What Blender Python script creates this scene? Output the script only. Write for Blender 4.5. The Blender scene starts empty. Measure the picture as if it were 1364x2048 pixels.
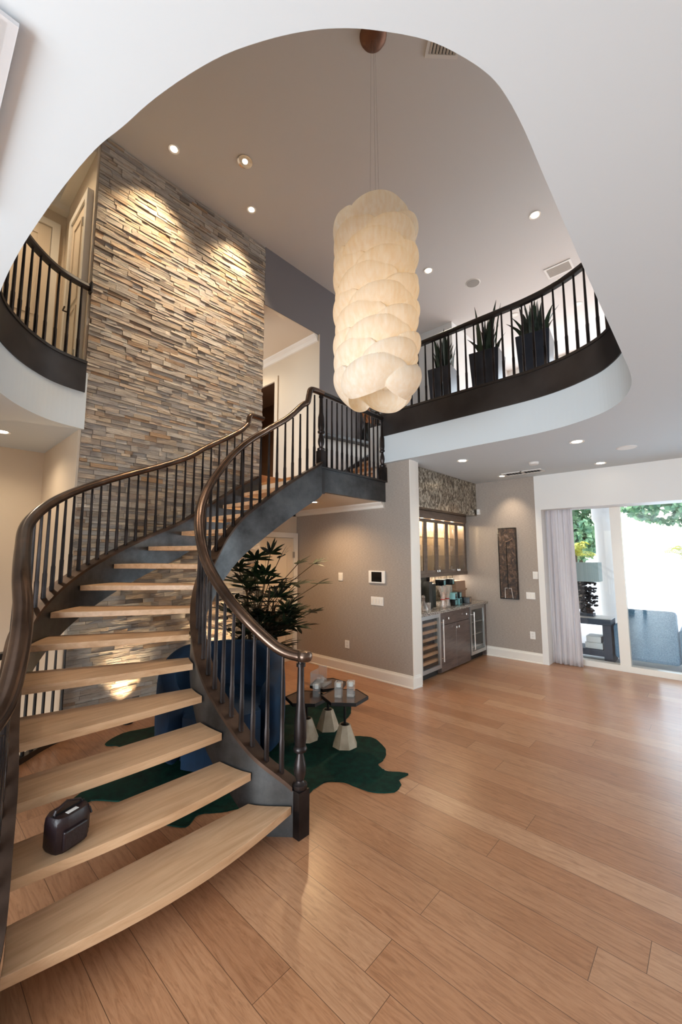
import bpy, math, random
from math import sin, cos, pi, radians as rad
from mathutils import Vector, Matrix, noise
from mathutils.geometry import tessellate_polygon
random.seed(7)
SC = bpy.context.scene
COL = SC.collection
Rz = .1825
CE = 3.04          # ground floor ceiling
UF = 3.65          # upper floor
UC = 6.5           # upper ceiling
LZ = 15 * Rz       # landing level

# ------------------------------------------------------------------ materials
def srgb(*c):
    return tuple(((v / 255) / 12.92 if v / 255 <= .04045 else ((v / 255 + .055) / 1.055) ** 2.4) for v in c) + (1,)
class NT:
    def __init__(s, name):
        s.m = bpy.data.materials.new(name); s.m.use_nodes = True
        s.t = s.m.node_tree; s.b = s.t.nodes['Principled BSDF']
    def n(s, typ, **kw):
        nd = s.t.nodes.new(typ)
        for k, v in kw.items():
            if k.startswith('_'): setattr(nd, k[1:], v)
            else:
                key = k.replace('__', ' ')
                nd.inputs[key].default_value = v
        return nd
    def l(s, a, b): s.t.links.new(a, b)
    def coord(s, scale=(1, 1, 1), rot=(0, 0, 0)):
        tc = s.n('ShaderNodeTexCoord'); mp = s.n('ShaderNodeMapping')
        mp.inputs['Scale'].default_value = scale; mp.inputs['Rotation'].default_value = rot
        s.l(tc.outputs['Object'], mp.inputs['Vector']); return mp.outputs['Vector']
    def ramp(s, fac, stops):
        r = s.n('ShaderNodeValToRGB'); e = r.color_ramp.elements
        while len(e) < len(stops): e.new(.5)
        for i, (p, c) in enumerate(stops): e[i].position = p; e[i].color = c
        s.l(fac, r.inputs['Fac']); return r.outputs['Color']
    def bump(s, h, strength=.3, dist=.01):
        b = s.n('ShaderNodeBump'); b.inputs['Strength'].default_value = strength; b.inputs['Distance'].default_value = dist
        s.l(h, b.inputs['Height']); s.l(b.outputs['Normal'], s.b.inputs['Normal'])
def plain(name, c, rough=.6, metal=0, bumpscale=None, bstr=.15, var=0, **kw):
    m = NT(name); m.b.inputs['Roughness'].default_value = rough; m.b.inputs['Metallic'].default_value = metal
    m.b.inputs['Base Color'].default_value = srgb(*c)
    v = m.coord()
    nz = m.n('ShaderNodeTexNoise', Scale=(bumpscale or 6.), Detail=4.); m.l(v, nz.inputs['Vector'])
    if var:
        lo = tuple(max(0, q - var) for q in c); hi = tuple(min(255, q + var) for q in c)
        m.l(m.ramp(nz.outputs['Fac'], [(.3, srgb(*lo)), (.7, srgb(*hi))]), m.b.inputs['Base Color'])
    if bumpscale: m.bump(nz.outputs['Fac'], bstr, .004)
    for k, q in kw.items(): m.b.inputs[k.replace('__', ' ')].default_value = q
    return m.m
def emis(name, c, st):
    m = NT(name); m.b.inputs['Base Color'].default_value = srgb(*c)
    m.b.inputs['Emission Color'].default_value = srgb(*c); m.b.inputs['Emission Strength'].default_value = st
    return m.m
def glassm(name, tint=(255, 255, 255), amount=.12, rough=.02, body=0):
    m = NT(name); t = m.t
    tr = m.n('ShaderNodeBsdfTransparent'); tr.inputs['Color'].default_value = srgb(*tint)
    gl = m.n('ShaderNodeBsdfGlossy'); gl.inputs['Roughness'].default_value = rough
    lw = m.n('ShaderNodeLayerWeight'); lw.inputs['Blend'].default_value = .5
    fr = m.n('ShaderNodeMath', _operation='POWER'); fr.inputs[1].default_value = 4.; m.l(lw.outputs['Facing'], fr.inputs[0])
    ad = m.n('ShaderNodeMath', _operation='ADD'); ad.inputs[1].default_value = .03 + amount * .3; ad.use_clamp = True
    mx = m.n('ShaderNodeMixShader'); m.l(fr.outputs[0], ad.inputs[0]); m.l(ad.outputs[0], mx.inputs[0])
    m.l(tr.outputs[0], mx.inputs[1]); m.l(gl.outputs[0], mx.inputs[2]); out = mx
    if body:
        df = m.n('ShaderNodeBsdfDiffuse'); df.inputs['Color'].default_value = srgb(250, 250, 250); out = m.n('ShaderNodeMixShader'); out.inputs[0].default_value = body
        m.l(mx.outputs[0], out.inputs[1]); m.l(df.outputs[0], out.inputs[2])
    m.l(out.outputs[0], t.nodes['Material Output'].inputs['Surface']); return m.m

def wood_floor():
    m = NT('oak_floor')
    tc = m.n('ShaderNodeTexCoord'); sp = m.n('ShaderNodeSeparateXYZ'); m.l(tc.outputs['Object'], sp.inputs[0])
    cb = m.n('ShaderNodeCombineXYZ'); ax = m.n('ShaderNodeMath', _operation='ADD'); ax.inputs[1].default_value = -.67 + .195 * 60
    ay = m.n('ShaderNodeMath', _operation='ADD'); ay.inputs[1].default_value = 30.9
    m.l(sp.outputs['X'], ax.inputs[0]); m.l(sp.outputs['Y'], ay.inputs[0]); m.l(ax.outputs[0], cb.inputs['Y'])
    dv = m.n('ShaderNodeMath', _operation='DIVIDE'); dv.inputs[1].default_value = .195; m.l(ax.outputs[0], dv.inputs[0])
    fl_ = m.n('ShaderNodeMath', _operation='FLOOR'); m.l(dv.outputs[0], fl_.inputs[0]); wn = m.n('ShaderNodeTexWhiteNoise', _noise_dimensions='1D'); m.l(fl_.outputs[0], wn.inputs['W'])
    ml = m.n('ShaderNodeMath', _operation='MULTIPLY_ADD'); ml.inputs[1].default_value = 2.3; m.l(wn.outputs['Value'], ml.inputs[0]); m.l(ay.outputs[0], ml.inputs[2]); m.l(ml.outputs[0], cb.inputs['X'])
    br = m.n('ShaderNodeTexBrick', _offset=0., _offset_frequency=2)
    br.inputs['Scale'].default_value = 1; br.inputs['Brick Width'].default_value = 2.3; br.inputs['Row Height'].default_value = .195
    br.inputs['Mortar Size'].default_value = .0016; br.inputs['Mortar Smooth'].default_value = .3
    br.inputs['Color1'].default_value = (0, 0, 0, 1); br.inputs['Color2'].default_value = (1, 1, 1, 1); br.inputs['Mortar'].default_value = (.5, .5, .5, 1)
    m.l(cb.outputs[0], br.inputs['Vector'])
    mp = m.n('ShaderNodeMapping'); mp.inputs['Scale'].default_value = (15, 1.6, 1); m.l(tc.outputs['Object'], mp.inputs['Vector'])
    # shift the grain from board to board
    va = m.n('ShaderNodeVectorMath', _operation='MULTIPLY_ADD'); va.inputs[1].default_value = (17, 31, 0); m.l(br.outputs['Color'], va.inputs[0]); m.l(mp.outputs[0], va.inputs[2])
    n1 = m.n('ShaderNodeTexNoise', Scale=2., Detail=9., Roughness=.7, Distortion=2.6); m.l(va.outputs[0], n1.inputs['Vector'])
    wv = m.n('ShaderNodeTexWave', _wave_type='BANDS', _bands_direction='X'); wv.inputs['Scale'].default_value = .55
    wv.inputs['Distortion'].default_value = 7; wv.inputs['Detail'].default_value = 3; wv.inputs['Detail Scale'].default_value = 1.1
    m.l(va.outputs[0], wv.inputs['Vector'])
    base = m.ramp(br.outputs['Color'], [(0, srgb(178, 130, 96)), (.3, srgb(196, 148, 112)), (.6, srgb(182, 133, 97)), (1, srgb(206, 164, 130))])
    g = m.ramp(n1.outputs['Fac'], [(.34, srgb(192, 172, 154)), (.5, srgb(238, 228, 218)), (.66, srgb(255, 253, 250))])
    w2 = m.ramp(wv.outputs['Fac'], [(0, srgb(226, 214, 204)), (.4, srgb(255, 255, 255))])
    m1 = m.n('ShaderNodeMix', _data_type='RGBA', _blend_type='MULTIPLY'); m1.inputs[0].default_value = .7; m.l(base, m1.inputs[6]); m.l(g, m1.inputs[7])
    m2 = m.n('ShaderNodeMix', _data_type='RGBA', _blend_type='MULTIPLY'); m2.inputs[0].default_value = .28; m.l(m1.outputs[2], m2.inputs[6]); m.l(w2, m2.inputs[7])
    m3 = m.n('ShaderNodeMix', _data_type='RGBA'); m.l(br.outputs['Fac'], m3.inputs[0]); m.l(m2.outputs[2], m3.inputs[6]); m3.inputs[7].default_value = srgb(104, 72, 50)
    m.l(m3.outputs[2], m.b.inputs['Base Color'])
    m.b.inputs['Roughness'].default_value = .3; m.b.inputs['Coat Weight'].default_value = .25; m.b.inputs['Coat Roughness'].default_value = .22
    rr = m.n('ShaderNodeMapRange'); rr.inputs['To Min'].default_value = .22; rr.inputs['To Max'].default_value = .42
    m.l(n1.outputs['Fac'], rr.inputs['Value']); m.l(rr.outputs[0], m.b.inputs['Roughness'])
    m.bump(m3.outputs[2], .12, .003); return m.m
def wood(name, c1, c2, scale=(2, 22, 22), rough=.42):
    m = NT(name); v = m.coord(scale)
    n1 = m.n('ShaderNodeTexNoise', Scale=1.4, Detail=6., Roughness=.62, Distortion=.6); m.l(v, n1.inputs['Vector'])
    m.l(m.ramp(n1.outputs['Fac'], [(.3, srgb(*c1)), (.7, srgb(*c2))]), m.b.inputs['Base Color'])
    m.b.inputs['Roughness'].default_value = rough; m.bump(n1.outputs['Fac'], .08, .003); return m.m
def stone_mat():
    m = NT('ledger_stone')
    g = m.n('ShaderNodeNewGeometry')
    col = m.ramp(g.outputs['Random Per Island'], [(0, srgb(140, 130, 122)), (.08, srgb(186, 180, 174)), (.25, srgb(208, 204, 200)), (.42, srgb(204, 188, 168)),
          (.55, srgb(222, 218, 212)), (.68, srgb(210, 192, 172)), (.8, srgb(182, 180, 180)), (.92, srgb(190, 160, 130)), (1, srgb(230, 226, 220))])
    v = m.coord((3, 3, 22)); nz = m.n('ShaderNodeTexNoise', Scale=3.2, Detail=9., Roughness=.68); m.l(v, nz.inputs['Vector'])
    k = m.ramp(nz.outputs['Fac'], [(.28, srgb(188, 170, 150)), (.5, srgb(236, 230, 222)), (.75, srgb(255, 252, 246))])
    mx = m.n('ShaderNodeMix', _data_type='RGBA', _blend_type='MULTIPLY'); mx.inputs[0].default_value = .85
    m.l(col, mx.inputs[6]); m.l(k, mx.inputs[7]); m.l(mx.outputs[2], m.b.inputs['Base Color'])
    m.b.inputs['Roughness'].default_value = .85; m.bump(nz.outputs['Fac'], 1., .03); return m.m
def steel_mat():
    m = NT('waxed_steel'); v = m.coord((1, 1, 1)); nz = m.n('ShaderNodeTexNoise', Scale=2.6, Detail=7., Roughness=.65); m.l(v, nz.inputs['Vector'])
    m.l(m.ramp(nz.outputs['Fac'], [(.3, srgb(56, 56, 57)), (.7, srgb(104, 105, 106))]), m.b.inputs['Base Color'])
    m.b.inputs['Metallic'].default_value = .85; m.b.inputs['Roughness'].default_value = .38; return m.m
def bronze_mat(name='bronze', a=(70, 56, 48), b=(118, 95, 80), rough=.22):
    m = NT(name); v = m.coord(); nz = m.n('ShaderNodeTexNoise', Scale=4.5, Detail=4.); m.l(v, nz.inputs['Vector'])
    m.l(m.ramp(nz.outputs['Fac'], [(.3, srgb(*a)), (.7, srgb(*b))]), m.b.inputs['Base Color'])
    m.b.inputs['Metallic'].default_value = .8; m.b.inputs['Roughness'].default_value = rough; return m.m
def mosaic_mat():
    m = NT('antique_mirror_mosaic'); v = m.coord((1, 1, .55)); nz = m.n('ShaderNodeTexNoise', Scale=20., Detail=4., Roughness=.65, Distortion=1.5); m.l(v, nz.inputs['Vector'])
    m.l(m.ramp(nz.outputs['Fac'], [(.38, srgb(92, 84, 74)), (.5, srgb(160, 150, 134)), (.62, srgb(232, 226, 210))]), m.b.inputs['Base Color'])
    m.b.inputs['Metallic'].default_value = .75; m.b.inputs['Roughness'].default_value = .22; m.bump(nz.outputs['Fac'], .25, .004); return m.m
def art_mat():
    m = NT('collage_print'); v = m.coord((1, 1, 1)); nz = m.n('ShaderNodeTexNoise', Scale=13., Detail=8., Roughness=.75, Distortion=1.); m.l(v, nz.inputs['Vector'])
    m.l(m.ramp(nz.outputs['Fac'], [(.34, srgb(14, 10, 12)), (.47, srgb(54, 40, 34)), (.57, srgb(92, 68, 50)), (.68, srgb(134, 122, 114))]), m.b.inputs['Base Color'])
    m.b.inputs['Roughness'].default_value = .5; return m.m
def granite_mat():
    m = NT('speckled_granite'); v = m.coord(); nz = m.n('ShaderNodeTexNoise', Scale=70., Detail=4.); m.l(v, nz.inputs['Vector'])
    m.l(m.ramp(nz.outputs['Fac'], [(.36, srgb(60, 54, 52)), (.5, srgb(140, 132, 124)), (.64, srgb(214, 206, 196))]), m.b.inputs['Base Color'])
    m.b.inputs['Roughness'].default_value = .12; return m.m
def wallpaper_mat():
    m = NT('woven_wallcovering'); v = m.coord((30, 30, 120)); nz = m.n('ShaderNodeTexNoise', Scale=1., Detail=5., Roughness=.7); m.l(v, nz.inputs['Vector'])
    m.l(m.ramp(nz.outputs['Fac'], [(.3, srgb(150, 140, 131)), (.7, srgb(178, 167, 157))]), m.b.inputs['Base Color'])
    m.b.inputs['Roughness'].default_value = .62; m.bump(nz.outputs['Fac'], .25, .004); return m.m
def velvet_mat():
    m = NT('blue_velvet'); v = m.coord(); nz = m.n('ShaderNodeTexNoise', Scale=3.5, Detail=3.); m.l(v, nz.inputs['Vector'])
    m.l(m.ramp(nz.outputs['Fac'], [(.3, srgb(0, 16, 36)), (.7, srgb(0, 44, 76))]), m.b.inputs['Base Color'])
    m.b.inputs['Roughness'].default_value = .8; m.b.inputs['Sheen Weight'].default_value = .25; m.b.inputs['Sheen Tint'].default_value = srgb(40, 120, 170); return m.m
def rug_mat():
    m = NT('green_cowhide'); v = m.coord((9, 9, 9)); nz = m.n('ShaderNodeTexNoise', Scale=1.6, Detail=9., Roughness=.7); m.l(v, nz.inputs['Vector'])
    m.l(m.ramp(nz.outputs['Fac'], [(.3, srgb(0, 26, 21)), (.7, srgb(2, 58, 47))]), m.b.inputs['Base Color'])
    m.b.inputs['Roughness'].default_value = .75; m.b.inputs['Specular IOR Level'].default_value = .2; m.bump(nz.outputs['Fac'], .4, .004); return m.m
def leaf_mat(name, a, b, scale=8.):
    m = NT(name); g = m.n('ShaderNodeNewGeometry')
    m.l(m.ramp(g.outputs['Random Per Island'], [(0, srgb(*a)), (1, srgb(*b))]), m.b.inputs['Base Color']); m.b.inputs['Roughness'].default_value = .5; return m.m
def veneer_mat():
    m = NT('glowing_veneer'); t = m.t; v = m.coord((1, 1, 1))
    wv = m.n('ShaderNodeTexNoise', Scale=1., Detail=5., Roughness=.6)
    mp = m.n('ShaderNodeMapping'); mp.inputs['Scale'].default_value = (30, 30, 6); mp.inputs['Rotation'].default_value = (.4, .3, 0)
    tc = m.n('ShaderNodeTexCoord'); m.l(tc.outputs['Object'], mp.inputs['Vector']); m.l(mp.outputs[0], wv.inputs['Vector'])
    c = m.ramp(wv.outputs['Fac'], [(.3, srgb(246, 232, 210)), (.7, srgb(255, 250, 240))])
    df = m.n('ShaderNodeBsdfDiffuse'); tr = m.n('ShaderNodeBsdfTranslucent'); mx = m.n('ShaderNodeMixShader'); mx.inputs[0].default_value = .42
    m.l(c, df.inputs['Color']); m.l(c, tr.inputs['Color']); m.l(df.outputs[0], mx.inputs[1]); m.l(tr.outputs[0], mx.inputs[2])
    m.l(mx.outputs[0], t.nodes['Material Output'].inputs['Surface']); return m.m
def curtain_mat():
    m = NT('sheer_curtain_cloth'); t = m.t
    df = m.n('ShaderNodeBsdfDiffuse'); tr = m.n('ShaderNodeBsdfTranslucent'); mx = m.n('ShaderNodeMixShader'); mx.inputs[0].default_value = .5
    df.inputs['Color'].default_value = srgb(236, 232, 232); tr.inputs['Color'].default_value = srgb(246, 244, 248)
    m.l(df.outputs[0], mx.inputs[1]); m.l(tr.outputs[0], mx.inputs[2]); m.l(mx.outputs[0], t.nodes['Material Output'].inputs['Surface']); return m.m

M = dict(
    floor=wood_floor(), tread=wood('oak_tread', (192, 150, 112), (222, 184, 146), (1.6, 16, 16)), uproom=wood('oak_riser', (178, 122, 74), (206, 150, 98)),
    white=plain('white_paint', (236, 236, 234), .7), ceil=plain('ceiling_paint', (208, 217, 222), .8), upceil=plain('upper_ceiling_paint', (214, 213, 212), .85),
    cream=plain('cream_paint', (222, 208, 188), .6), trim=plain('trim_gloss_white', (238, 234, 226), .35), grey=plain('grey_paint', (112, 108, 110), .6),
    stone=stone_mat(), backing=plain('dark_mortar', (128, 116, 104), .9), steel=steel_mat(), bronze=bronze_mat(), iron=bronze_mat('dark_iron', (32, 28, 28), (70, 63, 62), .34),
    blackrail=plain('blackened_rail', (34, 28, 26), .35), capwood=bronze_mat('rail_shoe_bronze', (52, 40, 34), (96, 76, 64), .42), mosaic=mosaic_mat(), art=art_mat(), granite=granite_mat(), paper=wallpaper_mat(),
    velvet=velvet_mat(), rug=rug_mat(), veneer=veneer_mat(), curtain=curtain_mat(), glass=glassm('window_glass', (250, 253, 253), .04), clear=glassm('clear_glass', (252, 254, 254), .12, .02, .07),
    cab=wood('brown_cabinet_gloss', (84, 70, 66), (104, 88, 82), (3, 3, 20), .22), cab2=wood('taupe_cabinet', (110, 96, 86), (132, 116, 104), (3, 3, 20), .35),
    ssteel=plain('brushed_steel', (178, 176, 174), .3, .9), chrome=plain('chrome', (225, 222, 218), .12, 1.), black=plain('black_gloss', (8, 8, 10), .12), dark=plain('dark_void', (22, 18, 16), .7),
    plastic=plain('white_plastic', (240, 238, 234), .35), planter=plain('charcoal_glazed_planter', (40, 44, 54), .3, 0, 5., .1, 8), soil=plain('soil', (40, 30, 22), .95),
    leather=plain('dark_leather', (34, 20, 24), .4, 0, 60., .4), snake=leaf_mat('snake_plant_leaf', (10, 22, 16), (34, 56, 34)), palm=leaf_mat('fan_palm_leaf', (4, 12, 6), (28, 50, 24)),
    stem=plain('palm_cane', (66, 50, 32), .8), brass=plain('aged_brass', (150, 116, 66), .35, .9), marble=plain('pale_marble', (170, 152, 126), .45, 0, 9., .1, 16),
    hexw=wood('dark_walnut_top', (70, 50, 42), (98, 72, 60), (4, 20, 4), .2), bulb=emis('lamp_lens', (255, 238, 214), 14), bulbdim=emis('lamp_lens_soft', (255, 226, 190), 5),
    core=emis('lamp_core', (255, 220, 156), .85), crystal=glassm('cut_crystal', (250, 244, 240), .3, .05, .12), red=plain('red_glass', (150, 14, 16), .1), pole=plain('black_rod', (16, 15, 16), .4, .5),
    boxblk=plain('black_lacquer', (12, 14, 16), .15), boxteal=plain('pale_teal_lacquer', (130, 190, 196), .25), beige=plain('beige_weave', (170, 140, 118), .8), vasedk=plain('dark_bead_vase', (20, 22, 16), .3, 0, 120., .8),
    wicker=plain('blue_grey_wicker', (96, 136, 168), .7, 0, 80., .8, 18), wickerd=plain('dark_wicker', (70, 78, 94), .7, 0, 80., .8, 10), cushion=plain('pale_cushion', (150, 165, 178), .8),
    shade=plain('pale_blue_lampshade', (168, 186, 190), .8), outwhite=plain('outdoor_white', (238, 240, 242), .7), deck=plain('pale_deck', (206, 208, 212), .7, 0, 3., .05, 6),
    treelf=leaf_mat('tree_leaf', (60, 110, 84), (140, 176, 130)), palmy=leaf_mat('yellow_palm_leaf', (120, 130, 20), (190, 180, 40)), petals=leaf_mat('dark_flower_petals', (18, 14, 18), (62, 54, 60)),
    drift=wood('driftwood', (120, 70, 34), (190, 120, 64), (6, 6, 6), .6), ventw=plain('vent_white', (226, 224, 220), .5), grille=plain('speaker_grille', (158, 156, 152), .8, 0, 200., .4),
    brown=plain('dark_brown_door', (98, 66, 40), .5), shelfwood=wood('rack_wood', (170, 118, 78), (206, 150, 104), (4, 4, 4)), coppr=bronze_mat('canopy_copper', (110, 78, 62), (138, 100, 80), .5), mglass=plain('smoked_glass', (30, 28, 30), .06), frost=glassm('frosted_panel', (236, 240, 246), .3, .35, .45))
M['cabin'] = plain('lit_cabinet_lining', (226, 200, 168), .6)

# ------------------------------------------------------------------ mesh helpers
class MB:
    def __init__(s): s.v = []; s.f = []; s.sm = False
    def add(s, vs, fs):
        o = len(s.v); s.v += [tuple(v) for v in vs]; s.f += [tuple(i + o for i in f) for f in fs]; return s
    def box(s, x0, x1, y0, y1, z0, z1, M4=None):
        vs = [(x, y, z) for z in (z0, z1) for x, y in ((x0, y0), (x1, y0), (x1, y1), (x0, y1))]
        if M4 is not None: vs = [tuple(M4 @ Vector(v)) for v in vs]
        return s.add(vs, [(0, 3, 2, 1), (4, 5, 6, 7), (0, 1, 5, 4), (1, 2, 6, 5), (2, 3, 7, 6), (3, 0, 4, 7)])
    def lathe(s, prof, c=(0, 0, 0), n=20, square=False, rot=0, sx=1, sy=1):
        vs = []; k = len(prof)
        for r, z in prof:
            for i in range(n):
                a = 2 * pi * i / n + rot; vs.append((c[0] + r * cos(a) * sx, c[1] + r * sin(a) * sy, c[2] + z))
        fs = [(j * n + i, j * n + (i + 1) % n, (j + 1) * n + (i + 1) % n, (j + 1) * n + i) for j in range(k - 1) for i in range(n)]
        fs.append(tuple(range(n))[::-1]); fs.append(tuple((k - 1) * n + i for i in range(n)))
        return s.add(vs, fs)
    def tube(s, pts, r, n=8, flat=1.):
        pts = [Vector(p) for p in pts]; k = len(pts); rs = r if isinstance(r, (list, tuple)) else [r] * k
        vs = []; prev = None
        for i, p in enumerate(pts):
            t = (pts[min(i + 1, k - 1)] - pts[max(i - 1, 0)]).normalized()
            ref = Vector((0, 0, 1)) if abs(t.z) < .95 else Vector((1, 0, 0))
            a = t.cross(ref).normalized()
            if prev is not None and abs(t.z) >= .8: a = (prev - t * prev.dot(t)).normalized()
            prev = a; b = a.cross(t).normalized()
            for j in range(n):
                an = 2 * pi * j / n; vs.append(p + a * cos(an) * rs[i] + b * sin(an) * rs[i] * flat)
        fs = [(i * n + j, i * n + (j + 1) % n, (i + 1) * n + (j + 1) % n, (i + 1) * n + j) for i in range(k - 1) for j in range(n)]
        fs.append(tuple(range(n))[::-1]); fs.append(tuple((k - 1) * n + j for j in range(n)))
        return s.add(vs, fs)
    def sweep(s, pts, prof, closed=True, side=None):
        """profile of (sideways, up) pairs carried along a path, kept upright"""
        pts = [Vector(p) for p in pts]; k = len(pts); n = len(prof); vs = []
        for i, p in enumerate(pts):
            t = pts[min(i + 1, k - 1)] - pts[max(i - 1, 0)]; t.z = 0; t.normalize(); a = Vector((t.y, -t.x, 0))
            if 0 < i < k - 1:
                t0 = (pts[i] - pts[i - 1]); t0.z = 0; t0.normalize(); c = max(.5, Vector((t0.y, -t0.x, 0)).dot(a)); a = a / c
            for u, w in prof: vs.append(p + a * u + Vector((0, 0, w)))
        fs = [(i * n + j, i * n + (j + 1) % n, (i + 1) * n + (j + 1) % n, (i + 1) * n + j) for i in range(k - 1) for j in range(n)]
        fs.append(tuple(range(n))[::-1]); fs.append(tuple((k - 1) * n + j for j in range(n)))
        return s.add(vs, fs)
    def prism(s, poly, z0, z1, holes=()):
        polys = [[Vector((x, y, 0)) for x, y in poly]] + [[Vector((x, y, 0)) for x, y in h] for h in holes]
        tri = tessellate_polygon(polys); flat = [p for q in polys for p in q]; n = len(flat)
        vs = [(p.x, p.y, z0) for p in flat] + [(p.x, p.y, z1) for p in flat]; fs = []
        for a, b, c in tri: fs.append((a, b, c)); fs.append((c + n, b + n, a + n))
        o = 0
        for q in polys:
            for i in range(len(q)):
                j = (i + 1) % len(q); fs.append((o + i, o + j, o + j + n, o + i + n))
            o += len(q)
        return s.add(vs, fs)
    def sphere(s, c, r, n=12, m=8, sc=(1, 1, 1)):
        vs = []; 
        for i in range(m + 1):
            ph = pi * i / m
            for j in range(n):
                a = 2 * pi * j / n; vs.append((c[0] + r * sin(ph) * cos(a) * sc[0], c[1] + r * sin(ph) * sin(a) * sc[1], c[2] + r * cos(ph) * sc[2]))
        return s.add(vs, [(i * n + j, (i + 1) * n + j, (i + 1) * n + (j + 1) % n, i * n + (j + 1) % n) for i in range(m) for j in range(n)])
    def build(s, name, mat, parent=None, smooth=False, bevel=0, recalc=True):
        me = bpy.data.meshes.new(name); me.from_pydata(s.v, [], s.f)
        if recalc:
            import bmesh
            b = bmesh.new(); b.from_mesh(me); bmesh.ops.recalc_face_normals(b, faces=b.faces); b.to_mesh(me); b.free()
        me.materials.append(M[mat] if isinstance(mat, str) else mat)
        o = bpy.data.objects.new(name, me); COL.objects.link(o)
        if smooth:
            me.polygons.foreach_set('use_smooth', [True] * len(me.polygons))
            try: me.set_sharp_from_angle(angle=rad(40))
            except Exception: pass
        if bevel:
            md = o.modifiers.new('edge', 'BEVEL'); md.width = bevel; md.segments = 2; md.limit_method = 'ANGLE'
        if parent is not None:
            o.parent = parent; o.matrix_parent_inverse = parent.matrix_world.inverted()
        return o
def empty(name, loc, label, cat, group=None, rz=0, kind=None):
    o = bpy.data.objects.new(name, None); COL.objects.link(o); o.empty_display_size = .1
    o.location = loc; o.rotation_euler = (0, 0, rz); o.matrix_world = Matrix.Translation(loc) @ Matrix.Rotation(rz, 4, 'Z')
    o['label'] = label; o['category'] = cat
    if group: o['group'] = group
    if kind: o['kind'] = kind
    return o
def tag(o, label, cat, group=None, kind=None):
    o['label'] = label; o['category'] = cat
    if group: o['group'] = group
    if kind: o['kind'] = kind
    return o
def local(parent): # build children in the thing's own coordinates
    return Matrix.Identity(4)
def kid(mb, name, mat, parent, **kw):
    """mb given in the parent's local coordinates"""
    o = mb.build(name, mat, None, **kw); o.parent = parent; return o
def struct(mb, name, mat, label, cat=None, **kw):
    o = mb.build(name, mat, **kw); return tag(o, label, cat or name.split('_')[0], None, 'structure')
def copy_tree(o, parent=None):
    c = o.copy(); COL.objects.link(c)
    if parent is not None: c.parent = parent
    for ch in [q for q in bpy.data.objects if q.parent == o and q != c]: copy_tree(ch, c)
    return c
def cat_rom(pts, per=8):
    P = [Vector(p) for p in pts]; out = []
    for i in range(len(P) - 1):
        a = P[max(i - 1, 0)]; b = P[i]; c = P[i + 1]; d = P[min(i + 2, len(P) - 1)]
        for k in range(per):
            t = k / per; out.append(.5 * ((2 * b) + (c - a) * t + (2 * a - 5 * b + 4 * c - d) * t * t + (3 * b - a - 3 * c + d) * t ** 3))
    out.append(P[-1]); return out

# ------------------------------------------------------------------ camera
cam = bpy.data.cameras.new('camera'); co = bpy.data.objects.new('camera', cam); COL.objects.link(co)
yaw, pit, rol = .74099, .108296, -.00105
fw = Vector((cos(pit) * cos(yaw), cos(pit) * sin(yaw), sin(pit))); r0 = Vector((sin(yaw), -cos(yaw), 0)); u0 = r0.cross(fw)
rr = cos(rol) * r0 + sin(rol) * u0; uu = -sin(rol) * r0 + cos(rol) * u0
co.matrix_world = Matrix(((rr.x, uu.x, -fw.x, 0), (rr.y, uu.y, -fw.y, 0), (rr.z, uu.z, -fw.z, 1.72), (0, 0, 0, 1)))
cam.sensor_fit = 'HORIZONTAL'; cam.sensor_width = 36; cam.lens = 808 / 1364 * 36; cam.clip_start = .02
SC.camera = co

# ------------------------------------------------------------------ stair plan curves (one point per tread)
I_ = [(1.88, 1.88), (1.766, 2.034), (1.609, 2.241), (1.555, 2.50), (1.545, 2.758), (1.575, 2.96), (1.636, 3.145), (1.735, 3.32), (1.866, 3.46), (2.02, 3.54), (2.17, 3.57), (2.35, 3.57), (2.58, 3.54), (2.82, 3.50), (3.08, 3.46), (3.34, 3.42)]
O_ = [(.28, 1.80), (.377, 2.04), (.428, 2.277), (.475, 2.53), (.509, 2.79), (.585, 3.21), (.675, 3.595), (.855, 3.90), (1.125, 4.19), (1.47, 4.42), (1.85, 4.555), (2.24, 4.595), (2.5, 4.6), (2.78, 4.6), (3.05, 4.6), (3.34, 4.6)]
def curve(P):
    c = cat_rom([(x, y, 0) for x, y in P], 10)
    def f(t):
        t = max(0, min(len(P) - 1, t)) * 10; i = min(int(t), len(c) - 2); return c[i].lerp(c[i + 1], t - i)
    return f
fI, fO = curve(I_), curve(O_)
def off(f, t, d):
    a = f(min(t + .05, 15)); b = f(max(t - .05, 0)); tt = (a - b).normalized(); return f(t) + Vector((tt.y, -tt.x, 0)) * d
HOLE = [(4.6, 3.42), (4.6, 2.4), (4.6, 1.6), (4.59, 1.35), (4.55, 1.12), (4.47, .9), (4.34, .68), (4.2, .55), (4.02, .447), (3.75, .37), (3.48, .345), (3.04, .342), (2.14, .342), (1.70, .34), (1.42, .338), (1.22, .336), (1.09, .342), (1.0, .358), (.903, .397), (.812, .448), (.72, .523), (.656, .585), (.6, .653), (.542, .741), (.481, .856), (.434, .982), (.395, 1.117), (.367, 1.246), (.332, 1.39), (.301, 1.61), (.276, 1.86), (.256, 2.12), (.245, 2.45), (.25, 2.9), (.285, 3.4), (.34, 3.8), (.41, 4.06), (.54, 4.30), (.68, 4.48), (.86, 4.64), (1.03, 4.715), (1.216, 4.75)]

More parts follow.
